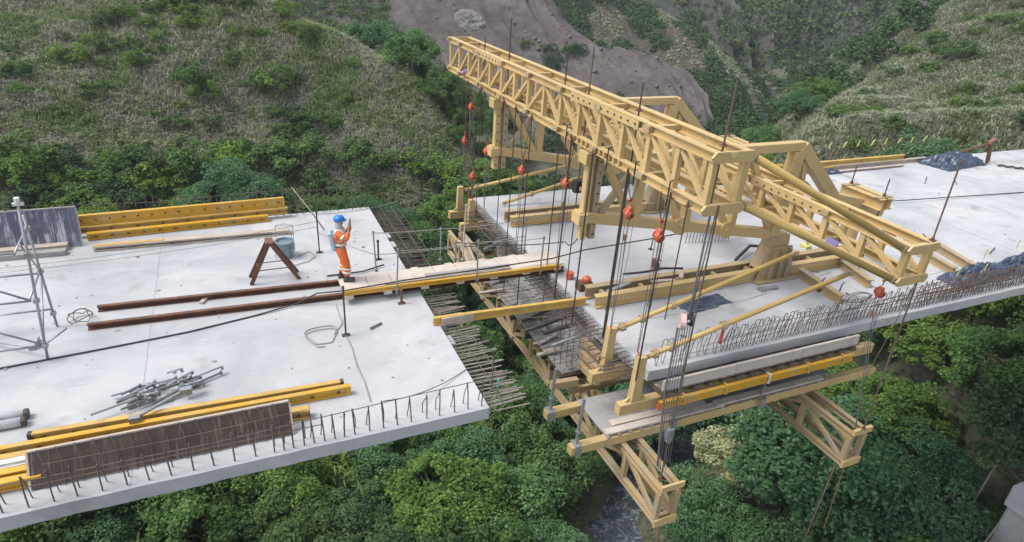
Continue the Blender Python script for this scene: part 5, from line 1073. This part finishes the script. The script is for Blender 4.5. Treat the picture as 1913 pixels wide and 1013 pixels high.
for s in (-1, 1):
    b = MB(); b.tube([(0.130,s*0.08,1.08),(0.140,s*0.085,1.25),(0.075,s*0.105,1.42),(-0.06,s*0.105,1.42),(-0.135,s*0.085,1.25)],0.048,6); wpart(jk, 'reflective_band', b, 'stripe')
    a, b_, c_ = (np.array(q[0]) for q in LEG[s])
    for q in (0.30, 0.55):
        p_ = b_*(1-q)+c_*q; wpart(tr, 'reflective_band', ring(p_, b_-c_, 0.101, 0.101, 0.055), 'stripe')
    A0, A1 = np.array(ARM[s][0][0]), np.array(ARM[s][1][0]); wpart(jk, 'reflective_band', ring(A0*0.45+A1*0.55, A1-A0, 0.074, 0.074, 0.06), 'stripe')
    f = np.array(LEG[s][2][0]); b = MB()
    b.lathe((f[0],f[1],0.0), [(0.062,0.012),(0.066,0.05),(0.060,0.16)], 12)
    b.prof((f[0]-0.085,f[1],0.0),(f[0]+0.20,f[1],0.0),[(-0.05,0.0),(0.05,0.0),(0.052,0.05),(0.03,0.095),(-0.03,0.095),(-0.052,0.05)]); wpart(wk, 'boot', b, 'boot', False)
    b = MB(); b.tube([(0.125,s*0.06,1.0),(0.135,s*0.05,1.22),(0.07,s*0.10,1.42),(-0.10,s*0.10,1.38),(-0.135,s*0.08,1.1),(-0.05,s*0.14,0.98),(0.125,s*0.06,1.0)],0.015,5); wpart(wk, 'harness_strap', b, 'strap')
b = MB(); hc = V((0.045,0,1.665)); n = 16; prof_ = [(0.128,0.0),(0.130,0.03),(0.118,0.075),(0.085,0.112),(0.04,0.130),(0.005,0.134)]
b.lathe(hc, prof_, n); b.v = [(hc.x+(x-hc.x)*1.08, y, z) for x, y, z in b.v]; hl = wpart(wk, 'helmet', b, 'helmet')
b = MB(); b.plate([(0.12,-0.10,1.668),(0.20,-0.085,1.655),(0.225,0,1.652),(0.20,0.085,1.655),(0.12,0.10,1.668)],(0,0,1),0.012); wpart(hl, 'brim', b, 'helmet', False)
b = MB(); b.lathe((0.02,0,1.44),[(0.10,0.0),(0.105,0.06),(0.092,0.16),(0.088,0.22)],14); b.v = [(x if x < 0.09 else 0.09, y, z) for x, y, z in b.v]; wpart(wk, 'neck_cloth', b, 'cloth_grey')
b = MB(); b.plate([(0.30,-0.02,1.555),(0.30,0.03,1.555),(0.315,0.03,1.69),(0.315,-0.02,1.69)],(1,0,-0.1),0.02); b.beam((0.30,-0.045,1.60),(0.30,0.05,1.60),0.02,0.08); wpart(wk, 'phone', b, 'black', False)
b = MB(); b.beam((0.0,0,0),(0,0,0.0001),0.1,0.1); b = MB(); b.prof((-0.10,0,0.88),(-0.15,0,1.36),[(-0.12,-0.0),(0.12,-0.0),(0.14,0.04),(0.12,0.10),(0.06,0.125),(-0.06,0.125),(-0.12,0.10),(-0.14,0.04)],(-1,0,0)); b.beam((-0.17,0,1.35),(-0.16,0,1.42),0.16,0.09,(-1,0,0),bev=0.02); wpart(wk, 'backpack', b, 'plastic_blue', False)

# ---------------------------------------------------------------- vegetation
def leaf_quads(cent, nrm, length, width, r):
    n = len(cent); up = r.normal(size=(n,3)); t1 = np.cross(nrm, up); t1 /= np.linalg.norm(t1, axis=1)[:,None]+1e-9; t2 = np.cross(nrm, t1)
    L_ = (length*r.uniform(0.6,1.35,n))[:,None]/2; W_ = (width*r.uniform(0.6,1.3,n))[:,None]/2
    v = np.stack([cent-t1*L_, cent-t2*W_+t1*L_*0.1, cent+t1*L_-nrm*L_*0.35, cent+t2*W_+t1*L_*0.1], 1)
    return v.reshape(-1,3)
def crown_pts(r, rx, rz, ncl, nl, spread, hang=0.0):
    # leaf positions gathered in clumps that sit through an uneven crown
    d = r.normal(size=(ncl,3)); d[:,2] = np.abs(d[:,2])*1.1-0.35; d /= np.linalg.norm(d, axis=1)[:,None]
    rad = r.uniform(0.5,1.0,ncl)**0.4; lob = 1+0.28*np.sin(3*np.arctan2(d[:,1],d[:,0])+r.uniform(0,6))+0.15*np.sin(5*np.arctan2(d[:,1],d[:,0])+r.uniform(0,6))
    c = d*rad[:,None]*np.array([rx,rx,rz])*lob[:,None]; cr = spread*r.uniform(0.45,1.35,ncl)
    k = r.integers(0, ncl, nl); e = r.normal(size=(nl,3)); e[:,2] += 0.35; e /= np.linalg.norm(e, axis=1)[:,None]
    p_ = c[k]+e*(cr[k]*(0.45+0.65*r.random(nl)**0.6))[:,None]*np.array([1,1,0.72]); p_[:,2] -= hang*r.random(nl)
    nm = e*0.6+np.array([0,0,1.0])+r.normal(size=(nl,3))*0.42; nm /= np.linalg.norm(nm, axis=1)[:,None]; return p_, nm, c
def quads(n): return np.arange(n*4, dtype=np.int32).reshape(-1,4)
def make_tree_meshes(seed, rx, rz, ncl, nl, ls, mat, spread, trunk_h):
    r = np.random.default_rng(seed); p_, nm, c = crown_pts(r, rx, rz, ncl, nl, spread); p_[:,2] += trunk_h
    crown = npmesh('crown', leaf_quads(p_, nm, ls, ls*0.68, r), quads(nl), mat)
    b = MB(); b.tube([(0,0,-0.8),(0.08*rx*r.normal(),0.05*rx,trunk_h*0.5),(0.05*rx,0.08*rx*r.normal(),trunk_h)],[0.07*rx,0.055*rx,0.04*rx],7)
    for q in r.choice(ncl, 7, False): b.tube([(0.03*rx,0,trunk_h*0.8),tuple(c[q]*0.5+[0,0,trunk_h*0.95]),tuple(c[q]*0.92+[0,0,trunk_h])],[0.03*rx,0.018*rx,0.006*rx],5)
    return crown, b.mesh('trunk', 'bark')
PROTO = {'broad': [], 'blue': [], 'bright': [], 'dark': [], 'pale': [], 'shrub': [], 'shrub_bright': [], 'shrub_dark': []}
for k in range(2): PROTO['broad'].append(make_tree_meshes(100+k, 3.1, 2.3, 95, 17000, 0.22, 'leaf', 0.78, 4.2))
for k in range(3): PROTO['blue'].append(make_tree_meshes(110+k, 3.3, 2.2, 100, 19000, 0.21, 'leaf_blue', 0.82, 4.2))
for k in range(2): PROTO['bright'].append(make_tree_meshes(120+k, 2.5, 2.0, 75, 12000, 0.24, 'leaf_bright', 0.70, 3.4))
for k in range(2): PROTO['dark'].append(make_tree_meshes(130+k, 2.8, 2.3, 90, 15000, 0.22, 'leaf_dark', 0.74, 3.8))
for k in range(1): PROTO['pale'].append(make_tree_meshes(140+k, 2.1, 1.7, 36, 9000, 0.2, 'leaf_pale', 0.48, 3.4))
for nm_, mt, n0 in (('shrub','leaf',150),('shrub_bright','leaf_bright',160),('shrub_dark','leaf_dark',170)):
    for k in range(3): PROTO[nm_].append(make_tree_meshes(n0+k, 1.0, 0.75, 34, 2500, 0.135, mt, 0.31, 0.45))
def put_tree(name, cat, kind, x, y, z, s, label, group, rot=None, sz=1.0):
    cm, tm = random.choice(PROTO[kind]); t = thing(name, label, cat, (x,y,z), group); t.rotation_euler.z = random.uniform(0,6.28) if rot is None else rot; t.scale = (s, s, s*sz)
    link('crown', cm, t); link('trunk', tm, t); return t
Rn = np.array(Rm)
def project(x, y, z):
    q = (np.stack([np.ravel(x)-CAM[0], np.ravel(y)-CAM[1], np.ravel(z)-CAM[2]], 1)) @ Rn.T
    return 956.5+1179.2*q[:,0]/q[:,2], 506.5+1179.2*q[:,1]/q[:,2], q[:,2]
def poisson(cands, dist):
    out = []
    for c_ in cands:
        dd = dist(c_)
        if all((c_[0]-o[0])**2+(c_[1]-o[1])**2 > dd*dd for o in out[-1200:]): out.append(c_)
    return out
random.seed(33); r_ = np.random.default_rng(5)
# 1. wood below and around the bridge
cx_ = r_.uniform(-30, 78, 9000); cy_ = r_.uniform(-4, 60, 9000); cz_ = hgt(cx_, cy_); ds_ = dstream(cx_, cy_)
px_, py_, pd_ = project(cx_, cy_, cz_+4)
ok = (pd_ > 5) & (px_ > -160) & (px_ < 2080) & (py_ > 330) & (py_ < 1220)
hillface = (hgt0(cx_, cy_) > -16.5) & (cx_ < 19) & (cy_ > 30)
righthill = (cx_ > 46) & (cz_ > -9)
ok &= ~hillface & ~righthill & (ds_ > 2.2)
# clear view down to the water between two groups of crowns, and clear ground round the pier and bare bank
ok &= ~((cx_ > 11) & (cx_ < 26) & (cy_ > 6) & (cy_ < 19.5) & (ds_ < 4.4)); ok &= ~((cx_ > 25) & (cx_ < 33) & (cy_ > 14) & (cy_ < 21.5) & (ds_ < 5.5))
ok &= ~((np.abs(cx_-33.5) < 2.6) & (np.abs(cy_-1.0) < 3.2)); ok &= ~((cx_ > 43) & (cy_ < 10))
ok &= ~((np.abs(cx_-25.4) < 3.2) & (np.abs(cy_-13.2) < 3.2)); ok &= ~((np.abs(cx_-27.5) < 3.6) & (np.abs(cy_-9.0) < 3.0))
cand = [(a, b_, c_) for a, b_, c_, o_ in zip(cx_, cy_, cz_, ok) if o_]
pts_ = poisson(cand, lambda c_: 3.0 if c_[0] < 12 else 3.4)
LAB = {'broad': 'mid green broadleaf tree in the wood under the bridge', 'blue': 'blue green dense crowned tree in the wood under the bridge', 'bright': 'bright yellow green leafy tree in the wood under the bridge', 'dark': 'very dark green tree in the wood under the bridge'}
nw = 0
PL = [[(-400,470),(0,460),(685,387),(916,775),(0,985),(-400,1075)], [(893,370),(2400,240),(2400,440),(1913,560),(1209,715)]]
def inpoly(x, y, P):
    c_ = False; j = len(P)-1
    for i in range(len(P)):
        if (P[i][1] > y) != (P[j][1] > y) and x < (P[j][0]-P[i][0])*(y-P[i][1])/(P[j][1]-P[i][1])+P[i][0]: c_ = not c_
        j = i
    return c_
def behind_deck(x, y, z, m_=110):
    a, b_, d = project(x, y, z+4); a, b_ = float(a[0]), float(b_[0])
    return any(all(inpoly(a+dx, b_+dy, P) for dx, dy in ((-m_,0),(m_,0),(0,-m_*0.8),(0,m_*0.6))) for P in PL)
for x, y, z in pts_:
    q = float(vnoise(np.array([x]), np.array([y]), 13, 71)[0])+0.18*random.uniform(-1,1)
    kind = 'bright' if (q > 0.22 or (x < 2 and random.random() < 0.35)) else 'dark' if q < -0.2 else 'blue' if q > 0.02 or x > 24 else 'broad'
    s = random.uniform(0.62, 1.12)
    if x > 22 and y < 30 and random.random() < 0.4: s *= 1.25
    if -5 < y < 17: s = min(s, max(0.35, (-4.2-z)/7.2))
    if s < 0.3 or behind_deck(x, y, z): continue
    wh = 'below the left deck edge' if x < 2 else 'between the two lower trusses and the left deck' if x < 20 else 'below the right deck'; put_tree('tree', 'tree', kind, x, y, z-0.2, s, LAB[kind].replace('in the wood under the bridge', wh), 'wood '+wh+', '+kind); nw += 1
put_tree('tree', 'tree', 'pale', 26.2, 14.2, -27.0, 1.35, 'pale grey green flowering tree beside the dark stream gap', None)
# big domed tree right of the gap
put_tree('tree', 'tree', 'blue', 27.5, 9.0, -26.2, 1.5, 'largest domed blue green tree below the right deck', None)
# 2. gully behind the left hill, valley head and the tree strip on the right ridge
gl = [(x, y) for x, y in zip(r_.uniform(6, 168, 9000), r_.uniform(44, 149, 9000))]
gx, gy = np.array(gl).T; gz = hgt(gx, gy); gpx, gpy, gpd = project(gx, gy, gz+4)
okg = (gpx > 640) & (gpx < 1800) & (gpy > -60) & (gpy < 400)
# keep the grassy faces of both hills free
lft = (gx < 24.5-(gy-50)*0.62); rgt = (gy < 44.5+(gx-52.8)*0.31+1.5) & (gx > 44)
okg &= ~lft & ~rgt & ~((gpx > 730+gpy*0.95) & (gpy < 175) & (gpx < 1120)) & (gx+gy < 262)
gp = poisson([(a, b_, c_) for a, b_, c_, o_ in zip(gx, gy, gz, okg) if o_], lambda c_: 3.3 if c_[0]+c_[1] < 130 else 4.6)
farw = [p_ for p_ in gp if p_[0]+p_[1] >= 120 or (p_[1] > 75 and p_[0] < 48)]
for x, y, z in gp:
    if (x, y, z) in farw or behind_deck(x, y, z): continue
    kind = random.choice(['dark','broad','blue','dark','broad','bright']); lb = {'dark':'very dark green tree','broad':'mid green broadleaf tree','blue':'grey green tree','bright':'bright green tree'}[kind]
    put_tree('tree', 'tree', kind, x, y, z-0.3, random.uniform(0.55, 0.95), lb+(' in the gully behind the far truss end' if x < 48 else ' in the tree belt along the foot of the right hill'), 'valley head trees, '+kind+(' left' if x < 48 else ' right'))
vq = []
for k, (x, y, z) in enumerate(farw):
    rr = np.random.default_rng(900+k); s = rr.uniform(1.5, 2.6)*(1.0 if y > 75 and x < 48 else 1.25); p_, nm, c_ = crown_pts(rr, s, s*0.8, 16, 420, s*0.4); vq.append(leaf_quads(p_+[x,y,z+s*0.8], nm, 0.62, 0.42, rr))
vq = np.concatenate(vq); tag(link('far_wood', npmesh('far_wood', vq, quads(len(vq)//4), 'far_leaf')), 'dense green wood filling the head of the valley', kind='stuff')
# 3. shrubs on the grassy hills
def shrubs(n, x0, x1, y0, y1, cond, smin, smax, where, group, sp):
    xx = r_.uniform(x0,x1,n*8); yy = r_.uniform(y0,y1,n*8); zz_ = hgt(xx,yy); a, b_, d = project(xx,yy,zz_); keep = cond(xx,yy,zz_,a,b_) & (d > 0)
    P_ = poisson([(p,q,w) for p,q,w,k_ in zip(xx,yy,zz_,keep) if k_], lambda c_: sp)[:n]
    for x, y, z in P_:
        kind = random.choice(['shrub','shrub','shrub_dark','shrub_bright'] if random.random() < 0.9 else ['shrub_bright']); adj = {'shrub':'mid green','shrub_dark':'dark green','shrub_bright':'bright green'}[kind]
        put_tree('shrub','shrub',kind,x,y,z-0.15,random.uniform(smin,smax)*(1.5 if random.random() < 0.12 else 1),adj+' shrub '+where,group+', '+kind,sz=random.uniform(0.7,1.1))
LH = lambda x,y,z,a,b_: (a > -150) & (a < 900) & (b_ > -60) & (b_ < 440) & (x < 19.0-(y-50.5)*0.62)
LG = lambda x,y,z,a,b_: (a > -150) & (a < 950) & (b_ > -60) & (b_ < 450) & (x < 23.5-(y-50.5)*0.58)
dens = lambda x,y: vnoise(x,y,14,81)+0.5*vnoise(x,y,6,82)
shrubs(85,-45,20,42,90,lambda x,y,z,a,b_: LH(x,y,z,a,b_) & (dens(x,y) > -0.02+0.03*np.clip((y-50)/10,0,3)),0.6,1.6,'on the grassy slope of the left hill','shrubs on the left hill',1.7)
shrubs(48,-40,20,40,56,lambda x,y,z,a,b_: (a > -150) & (a < 900) & (b_ > 300) & (b_ < 470),1.2,2.4,'at the foot of the left hill behind the far deck edge','shrubs at the foot of the left hill',1.6)
RH = lambda x,y,z,a,b_: (a > 1420) & (a < 2050) & (b_ > -80) & (b_ < 320) & (y < 44+(x-52.8)*0.31)
shrubs(60,48,125,8,66,RH,0.6,1.5,'on the grassy slope of the right hill','shrubs on the right hill',2.6)
for x, y, d in ((1025,97,0),(1027,118,0),(1065,103,0),(1080,100,0),(982,88,0),(1035,130,0)):
    # a handful of shrubs on the bare scree, set on its surface
    sx = screeG[...,0].ravel(); sy = screeG[...,1].ravel(); sz = screeG[...,2].ravel(); a, b_, dd = project(sx,sy,sz); i = int(np.argmin((a-x)**2+(b_-y)**2+np.where(dd<0,1e9,0)))
    put_tree('shrub','shrub','shrub_dark',sx[i],sy[i],sz[i]-0.2,random.uniform(1.6,2.4),'dark green shrub alone on the bare scree slope','shrubs on the scree')
# 4. grass as one mass per hill
def grass(name, n, x0, x1, y0, y1, cond, hmin, hmax, wd, mat, seed, label, nb=6):
    r = np.random.default_rng(seed); x = r.uniform(x0,x1,n); y = r.uniform(y0,y1,n); z = hgt(x,y); a, b_, d = project(x,y,z); k = cond(x,y,z,a,b_) & (d > 0); x, y, z = x[k], y[k], z[k]
    x = np.repeat(x,nb)+r.normal(0,0.14,len(x)*nb); y = np.repeat(y,nb)+r.normal(0,0.14,len(y)*nb); z = np.repeat(z,nb); m_ = len(x)
    h = r.uniform(hmin,hmax,m_); az = r.uniform(0,2*np.pi,m_); ln = r.uniform(0.5,1.5,m_); dx, dy = np.cos(az)*ln*h, np.sin(az)*ln*h-0.2*h; wx, wy = -np.sin(az)*wd, np.cos(az)*wd
    w1 = wx*0.8; w2 = wy*0.8
    P0 = np.stack([x-wx,y-wy,z-0.15],1); P1 = np.stack([x+wx,y+wy,z-0.15],1); Q0 = np.stack([x+dx*0.4-w1,y+dy*0.4-w2,z+h*0.62],1); Q1 = np.stack([x+dx*0.4+w1,y+dy*0.4+w2,z+h*0.62],1)
    S0 = np.stack([x+dx-wx*0.15,y+dy-wy*0.15,z+h*0.7],1); S1 = np.stack([x+dx+wx*0.15,y+dy+wy*0.15,z+h*0.7],1)
    v = np.stack([P0,P1,Q1,Q0,S1,S0],1).reshape(-1,3); b0 = np.arange(m_)*6; f = np.concatenate([np.stack([b0,b0+1,b0+2,b0+3],1),np.stack([b0+3,b0+2,b0+4,b0+5],1)])
    return tag(link(name, npmesh(name, v, f.astype(np.int32), mat)), label, kind='stuff')
gn = lambda x,y: vnoise(x,y,9,91)+0.6*vnoise(x,y,3.5,92)
grass('grass',150000,-48,44,42,104,lambda x,y,z,a,b_: LG(x,y,z,a,b_) & (gn(x,y) > -0.62),0.25,0.8,0.042,'grass_left',1,'green and dry grass growing over the left hill',4)
grass('grass',90000,46,128,6,70,lambda x,y,z,a,b_: (a > 1330) & (a < 2050) & (b_ > -80) & (b_ < 330) & (gn(x,y) > -0.62),0.3,0.9,0.062,'grass_right',3,'pale dry grass growing over the right hill',4)
# undergrowth on the valley floor and banks
ux = r_.uniform(-30,80,9000); uy = r_.uniform(-6,62,9000); uz = hgt(ux,uy); ua, ub, ud = project(ux,uy,uz)
uk = (ud > 0) & (ua > -150) & (ua < 2050) & (ub > 340) & (ub < 1200) & (dstream(ux,uy) > 2.4) & ~((ux > 38) & (uy < 11) & (vnoise(ux,uy,5,77) < 0.12)); ux, uy, uz = ux[uk], uy[uk], uz[uk]; vq = []
for k in range(len(ux)):
    rr = np.random.default_rng(5000+k); e = rr.normal(size=(22,3)); e /= np.linalg.norm(e,axis=1)[:,None]; e[:,2] = np.abs(e[:,2]); s = rr.uniform(0.5,1.2); nm = e+np.array([0,0,0.5])+rr.normal(size=(22,3))*0.3; nm /= np.linalg.norm(nm,axis=1)[:,None]
    vq.append(leaf_quads(np.array([ux[k],uy[k],uz[k]])+e*s*np.array([1,1,0.6]), nm, 0.32, 0.2, rr))
vq = np.concatenate(vq); tag(link('undergrowth', npmesh('undergrowth', vq, quads(len(vq)//4), 'leaf')), 'low green undergrowth covering the valley floor', kind='stuff')
# cane thicket below the left deck: tall arching leaves
def cane(n, x0, x1, y0, y1, seed):
    r = np.random.default_rng(seed); x = r.uniform(x0,x1,n); y = r.uniform(y0,y1,n); k = vnoise(x,y,6,95) > -0.12; x, y = x[k], y[k]; z = hgt(x,y)+r.uniform(2.0,4.2,len(x)); nb = 11
    x, y, z = np.repeat(x,nb), np.repeat(y,nb), np.repeat(z,nb); m_ = len(x); z = z-r.uniform(0,1.6,m_); az = r.uniform(0,2*np.pi,m_); L_ = r.uniform(0.5,1.1,m_); w = 0.055; cx, cy = np.cos(az), np.sin(az); wx, wy = -cy*w, cx*w
    seg = [(0,0,1.0),(0.35,0.28,1.0),(0.75,0.30,0.8),(1.05,0.02,0.1)]; V_ = []
    for a, h, ww in seg: V_ += [np.stack([x+cx*L_*a-wx*ww,y+cy*L_*a-wy*ww,z+h*L_],1),np.stack([x+cx*L_*a+wx*ww,y+cy*L_*a+wy*ww,z+h*L_],1)]
    v = np.stack(V_,1).reshape(-1,3); b0 = np.arange(m_)*8; f = np.concatenate([np.stack([b0+2*i,b0+2*i+1,b0+2*i+3,b0+2*i+2],1) for i in range(3)])
    return tag(link('cane_thicket', npmesh('cane_thicket', v, f.astype(np.int32), 'cane')), 'thicket of bright arching cane leaves below the left deck', kind='stuff')
cane(1500,-22,5,7,24,7)
# 5. far scrub: clumps of leaves spread over the ridge, the scree foot and the far mountain, one mass each
def scrub(name, G, n, seed, size, nl, ls, cond, label, mat='far_leaf'):
    r = np.random.default_rng(seed); nv_, nu_ = G.shape[:2]; iu = r.uniform(0,nu_-1.001,n); iv = r.uniform(0,nv_-1.001,n); u0, v0 = iu.astype(int), iv.astype(int); fu, fv = (iu-u0)[:,None], (iv-v0)[:,None]
    p_ = (G[v0,u0]*(1-fu)+G[v0,u0+1]*fu)*(1-fv)+(G[v0+1,u0]*(1-fu)+G[v0+1,u0+1]*fu)*fv; a, b_, d = project(*p_.T); k = cond(iu/nu_, iv/nv_, p_, a, b_) & (d > 0) & (a > -100) & (a < 2000) & (b_ > -120) & (b_ < 420); p_ = p_[k]; n = len(p_)
    s = size*r.uniform(0.5,1.4,n); e = r.normal(size=(n,nl,3)); e /= np.linalg.norm(e,axis=2)[...,None]; e[...,2] = np.abs(e[...,2])
    c = (p_[:,None]+e*s[:,None,None]*np.array([1,1,0.8])*r.uniform(0.6,1,(n,nl,1))).reshape(-1,3); nm = e.reshape(-1,3)+r.normal(size=(n*nl,3))*0.4; nm /= np.linalg.norm(nm,axis=1)[:,None]
    return tag(link(name, npmesh(name, leaf_quads(c, nm, ls, ls*0.7, r), quads(n*nl), mat)), label, kind='stuff')
sn = lambda p_,s,q: vnoise(p_[:,0],p_[:,1],s,q)
scrub('far_scrub', ridgeG, 4200, 1, 1.35, 34, 0.6, lambda u,v,p_,a,b_: (sn(p_,14,61)+0.6*sn(p_,5,62)+0.10*sn(p_,40,60) > 0.03-0.25*(v<0.30)-0.16*(a>1345)), 'green scrub over the ridge beyond the scree')
scrub('far_scrub', ridgeG, 5200, 6, 0.7, 16, 0.5, lambda u,v,p_,a,b_: (v > 0.57) & (v < 0.74), 'pale grass along the crest of the ridge beyond the scree', 'grass_right')
scrub('far_scrub', ridgeG, 3600, 7, 0.5, 10, 0.45, lambda u,v,p_,a,b_: sn(p_,6,66) > -0.1, 'low dry herbs over the bare parts of the ridge', 'grass_left')
scrub('far_scrub', screeG, 9000, 2, 1.5, 30, 0.6, lambda u,v,p_,a,b_: (a < 880) & (0.8*sn(p_,16,63)-0.006*(a-745)+0.0045*(b_-20) > 0.0), 'dark scrub at the left foot of the scree slope', 'far_leaf')
scrub('far_scrub', farG, 5600, 3, 2.0, 28, 0.95, lambda u,v,p_,a,b_: (sn(p_,34,64)+0.7*sn(p_,12,65)+0.25*(v-0.55) > 0.03), 'green scrub over the far mountain gullies')
# a pale rock outcrop breaking through the scree
k = int(np.argmin((lambda a, b_, d: (a-880)**2+(b_-38)**2+np.where(d < 0, 1e9, 0))(*project(*screeG.reshape(-1,3).T)))); kv, ku = divmod(k, screeG.shape[1]); b = MB(); n = 15; vs_ = []
for j in range(n):
    for i in range(n):
        u, v = i/(n-1)*2-1, j/(n-1)*2-1; e = max(0, 1-u*u-v*v)**0.5; f = mnoise.noise(V((u*2.4,v*2.4,1)))+0.8*mnoise.noise(V((u*5,v*5,2))); c_ = screeG[min(max(kv+j-n//2,0),screeG.shape[0]-1), min(max(ku+i-n//2,0),screeG.shape[1]-1)]; h_ = -0.5+e*(1.9+1.3*f); vs_.append((c_[0]-0.3*h_, c_[1]-0.65*h_, c_[2]+0.7*h_))
b.add(vs_, [(j*n+i, j*n+i+1, (j+1)*n+i+1, (j+1)*n+i) for j in range(n-1) for i in range(n-1)]); solo('rock_outcrop', b, 'rock', 'pale grey rock outcrop high on the scree slope', 'rock')
# stones strewn over the scree
r = np.random.default_rng(8); n = 1500; nv_, nu_ = screeG.shape[:2]; pp = screeG[r.integers(0,nv_-1,n), r.integers(0,nu_-1,n)]+r.normal(0,0.6,(n,3))*[1,1,0]; sa, sb, sd2 = project(*pp.T); k = (sd2 > 0) & (sa > 650) & (sa < 1300) & (sb > -80) & (sb < 330); pp = pp[k]; n = len(pp)
cube = np.array([(-1,-1,-1),(1,-1,-1),(1,1,-1),(-1,1,-1),(-.7,-.7,.8),(.7,-.6,.7),(.6,.7,.9),(-.7,.6,.6)]); s = (0.08+0.4*r.random(n)**5)[:,None,None]
vq = (pp[:,None]+(cube[None]+r.normal(0,0.28,(n,8,3)))*s).reshape(-1,3); fq = (np.array([(0,3,2,1),(4,5,6,7),(0,1,5,4),(1,2,6,5),(2,3,7,6),(3,0,4,7)])[None]+8*np.arange(n)[:,None,None]).reshape(-1,4)
tag(link('stones', npmesh('stones', vq, fq.astype(np.int32), 'rock')), 'loose stones strewn over the scree slope', kind='stuff')
# fallen poles at the lower right bank
for k, (a, b_) in enumerate((((30,-1,-19.5),(36,4,-15.5)),((31,2,-20),(37.5,3.4,-15.2)),((32,-2,-17.5),(35,4.5,-16.4)),((33,4,-19.6),(34.2,4.2,-13.5)),((34.6,3.2,-18.5),(36.2,3.4,-12.6)),((31.5,5,-20.5),(36.5,5.8,-17.5)))):
    line('fallen_pole', ('pale fallen pole on the bank beside the pier, longest lying one','second pale fallen pole lying beside the pier','pale pole lying crosswise on the bank by the pier','pale pole standing slanted left of the pier','pale pole standing slanted just behind the pier','pale pole lying farthest from the pier')[k], 'pole', [a, tuple((V(a)+V(b_))/2), b_], 0.05, 'stick')

# the damp air of the valley: one even, thin haze round the whole scene
b = MB(); b.box((-300,-120,-150),(620,640,150)); hz = link('haze', b.mesh('haze', None)); hm = bpy.data.materials.new('haze'); hm.use_nodes = True; hn = hm.node_tree; hn.nodes.remove(hn.nodes['Principled BSDF'])
pv = hn.nodes.new('ShaderNodeVolumePrincipled'); pv.inputs['Color'].default_value = (0.86, 0.92, 1.0, 1); pv.inputs['Density'].default_value = 0.00034; pv.inputs['Anisotropy'].default_value = 0.2
hn.links.new(pv.outputs[0], hn.nodes['Material Output'].inputs['Volume']); hz.data.materials.append(hm); tag(hz, kind='stuff')
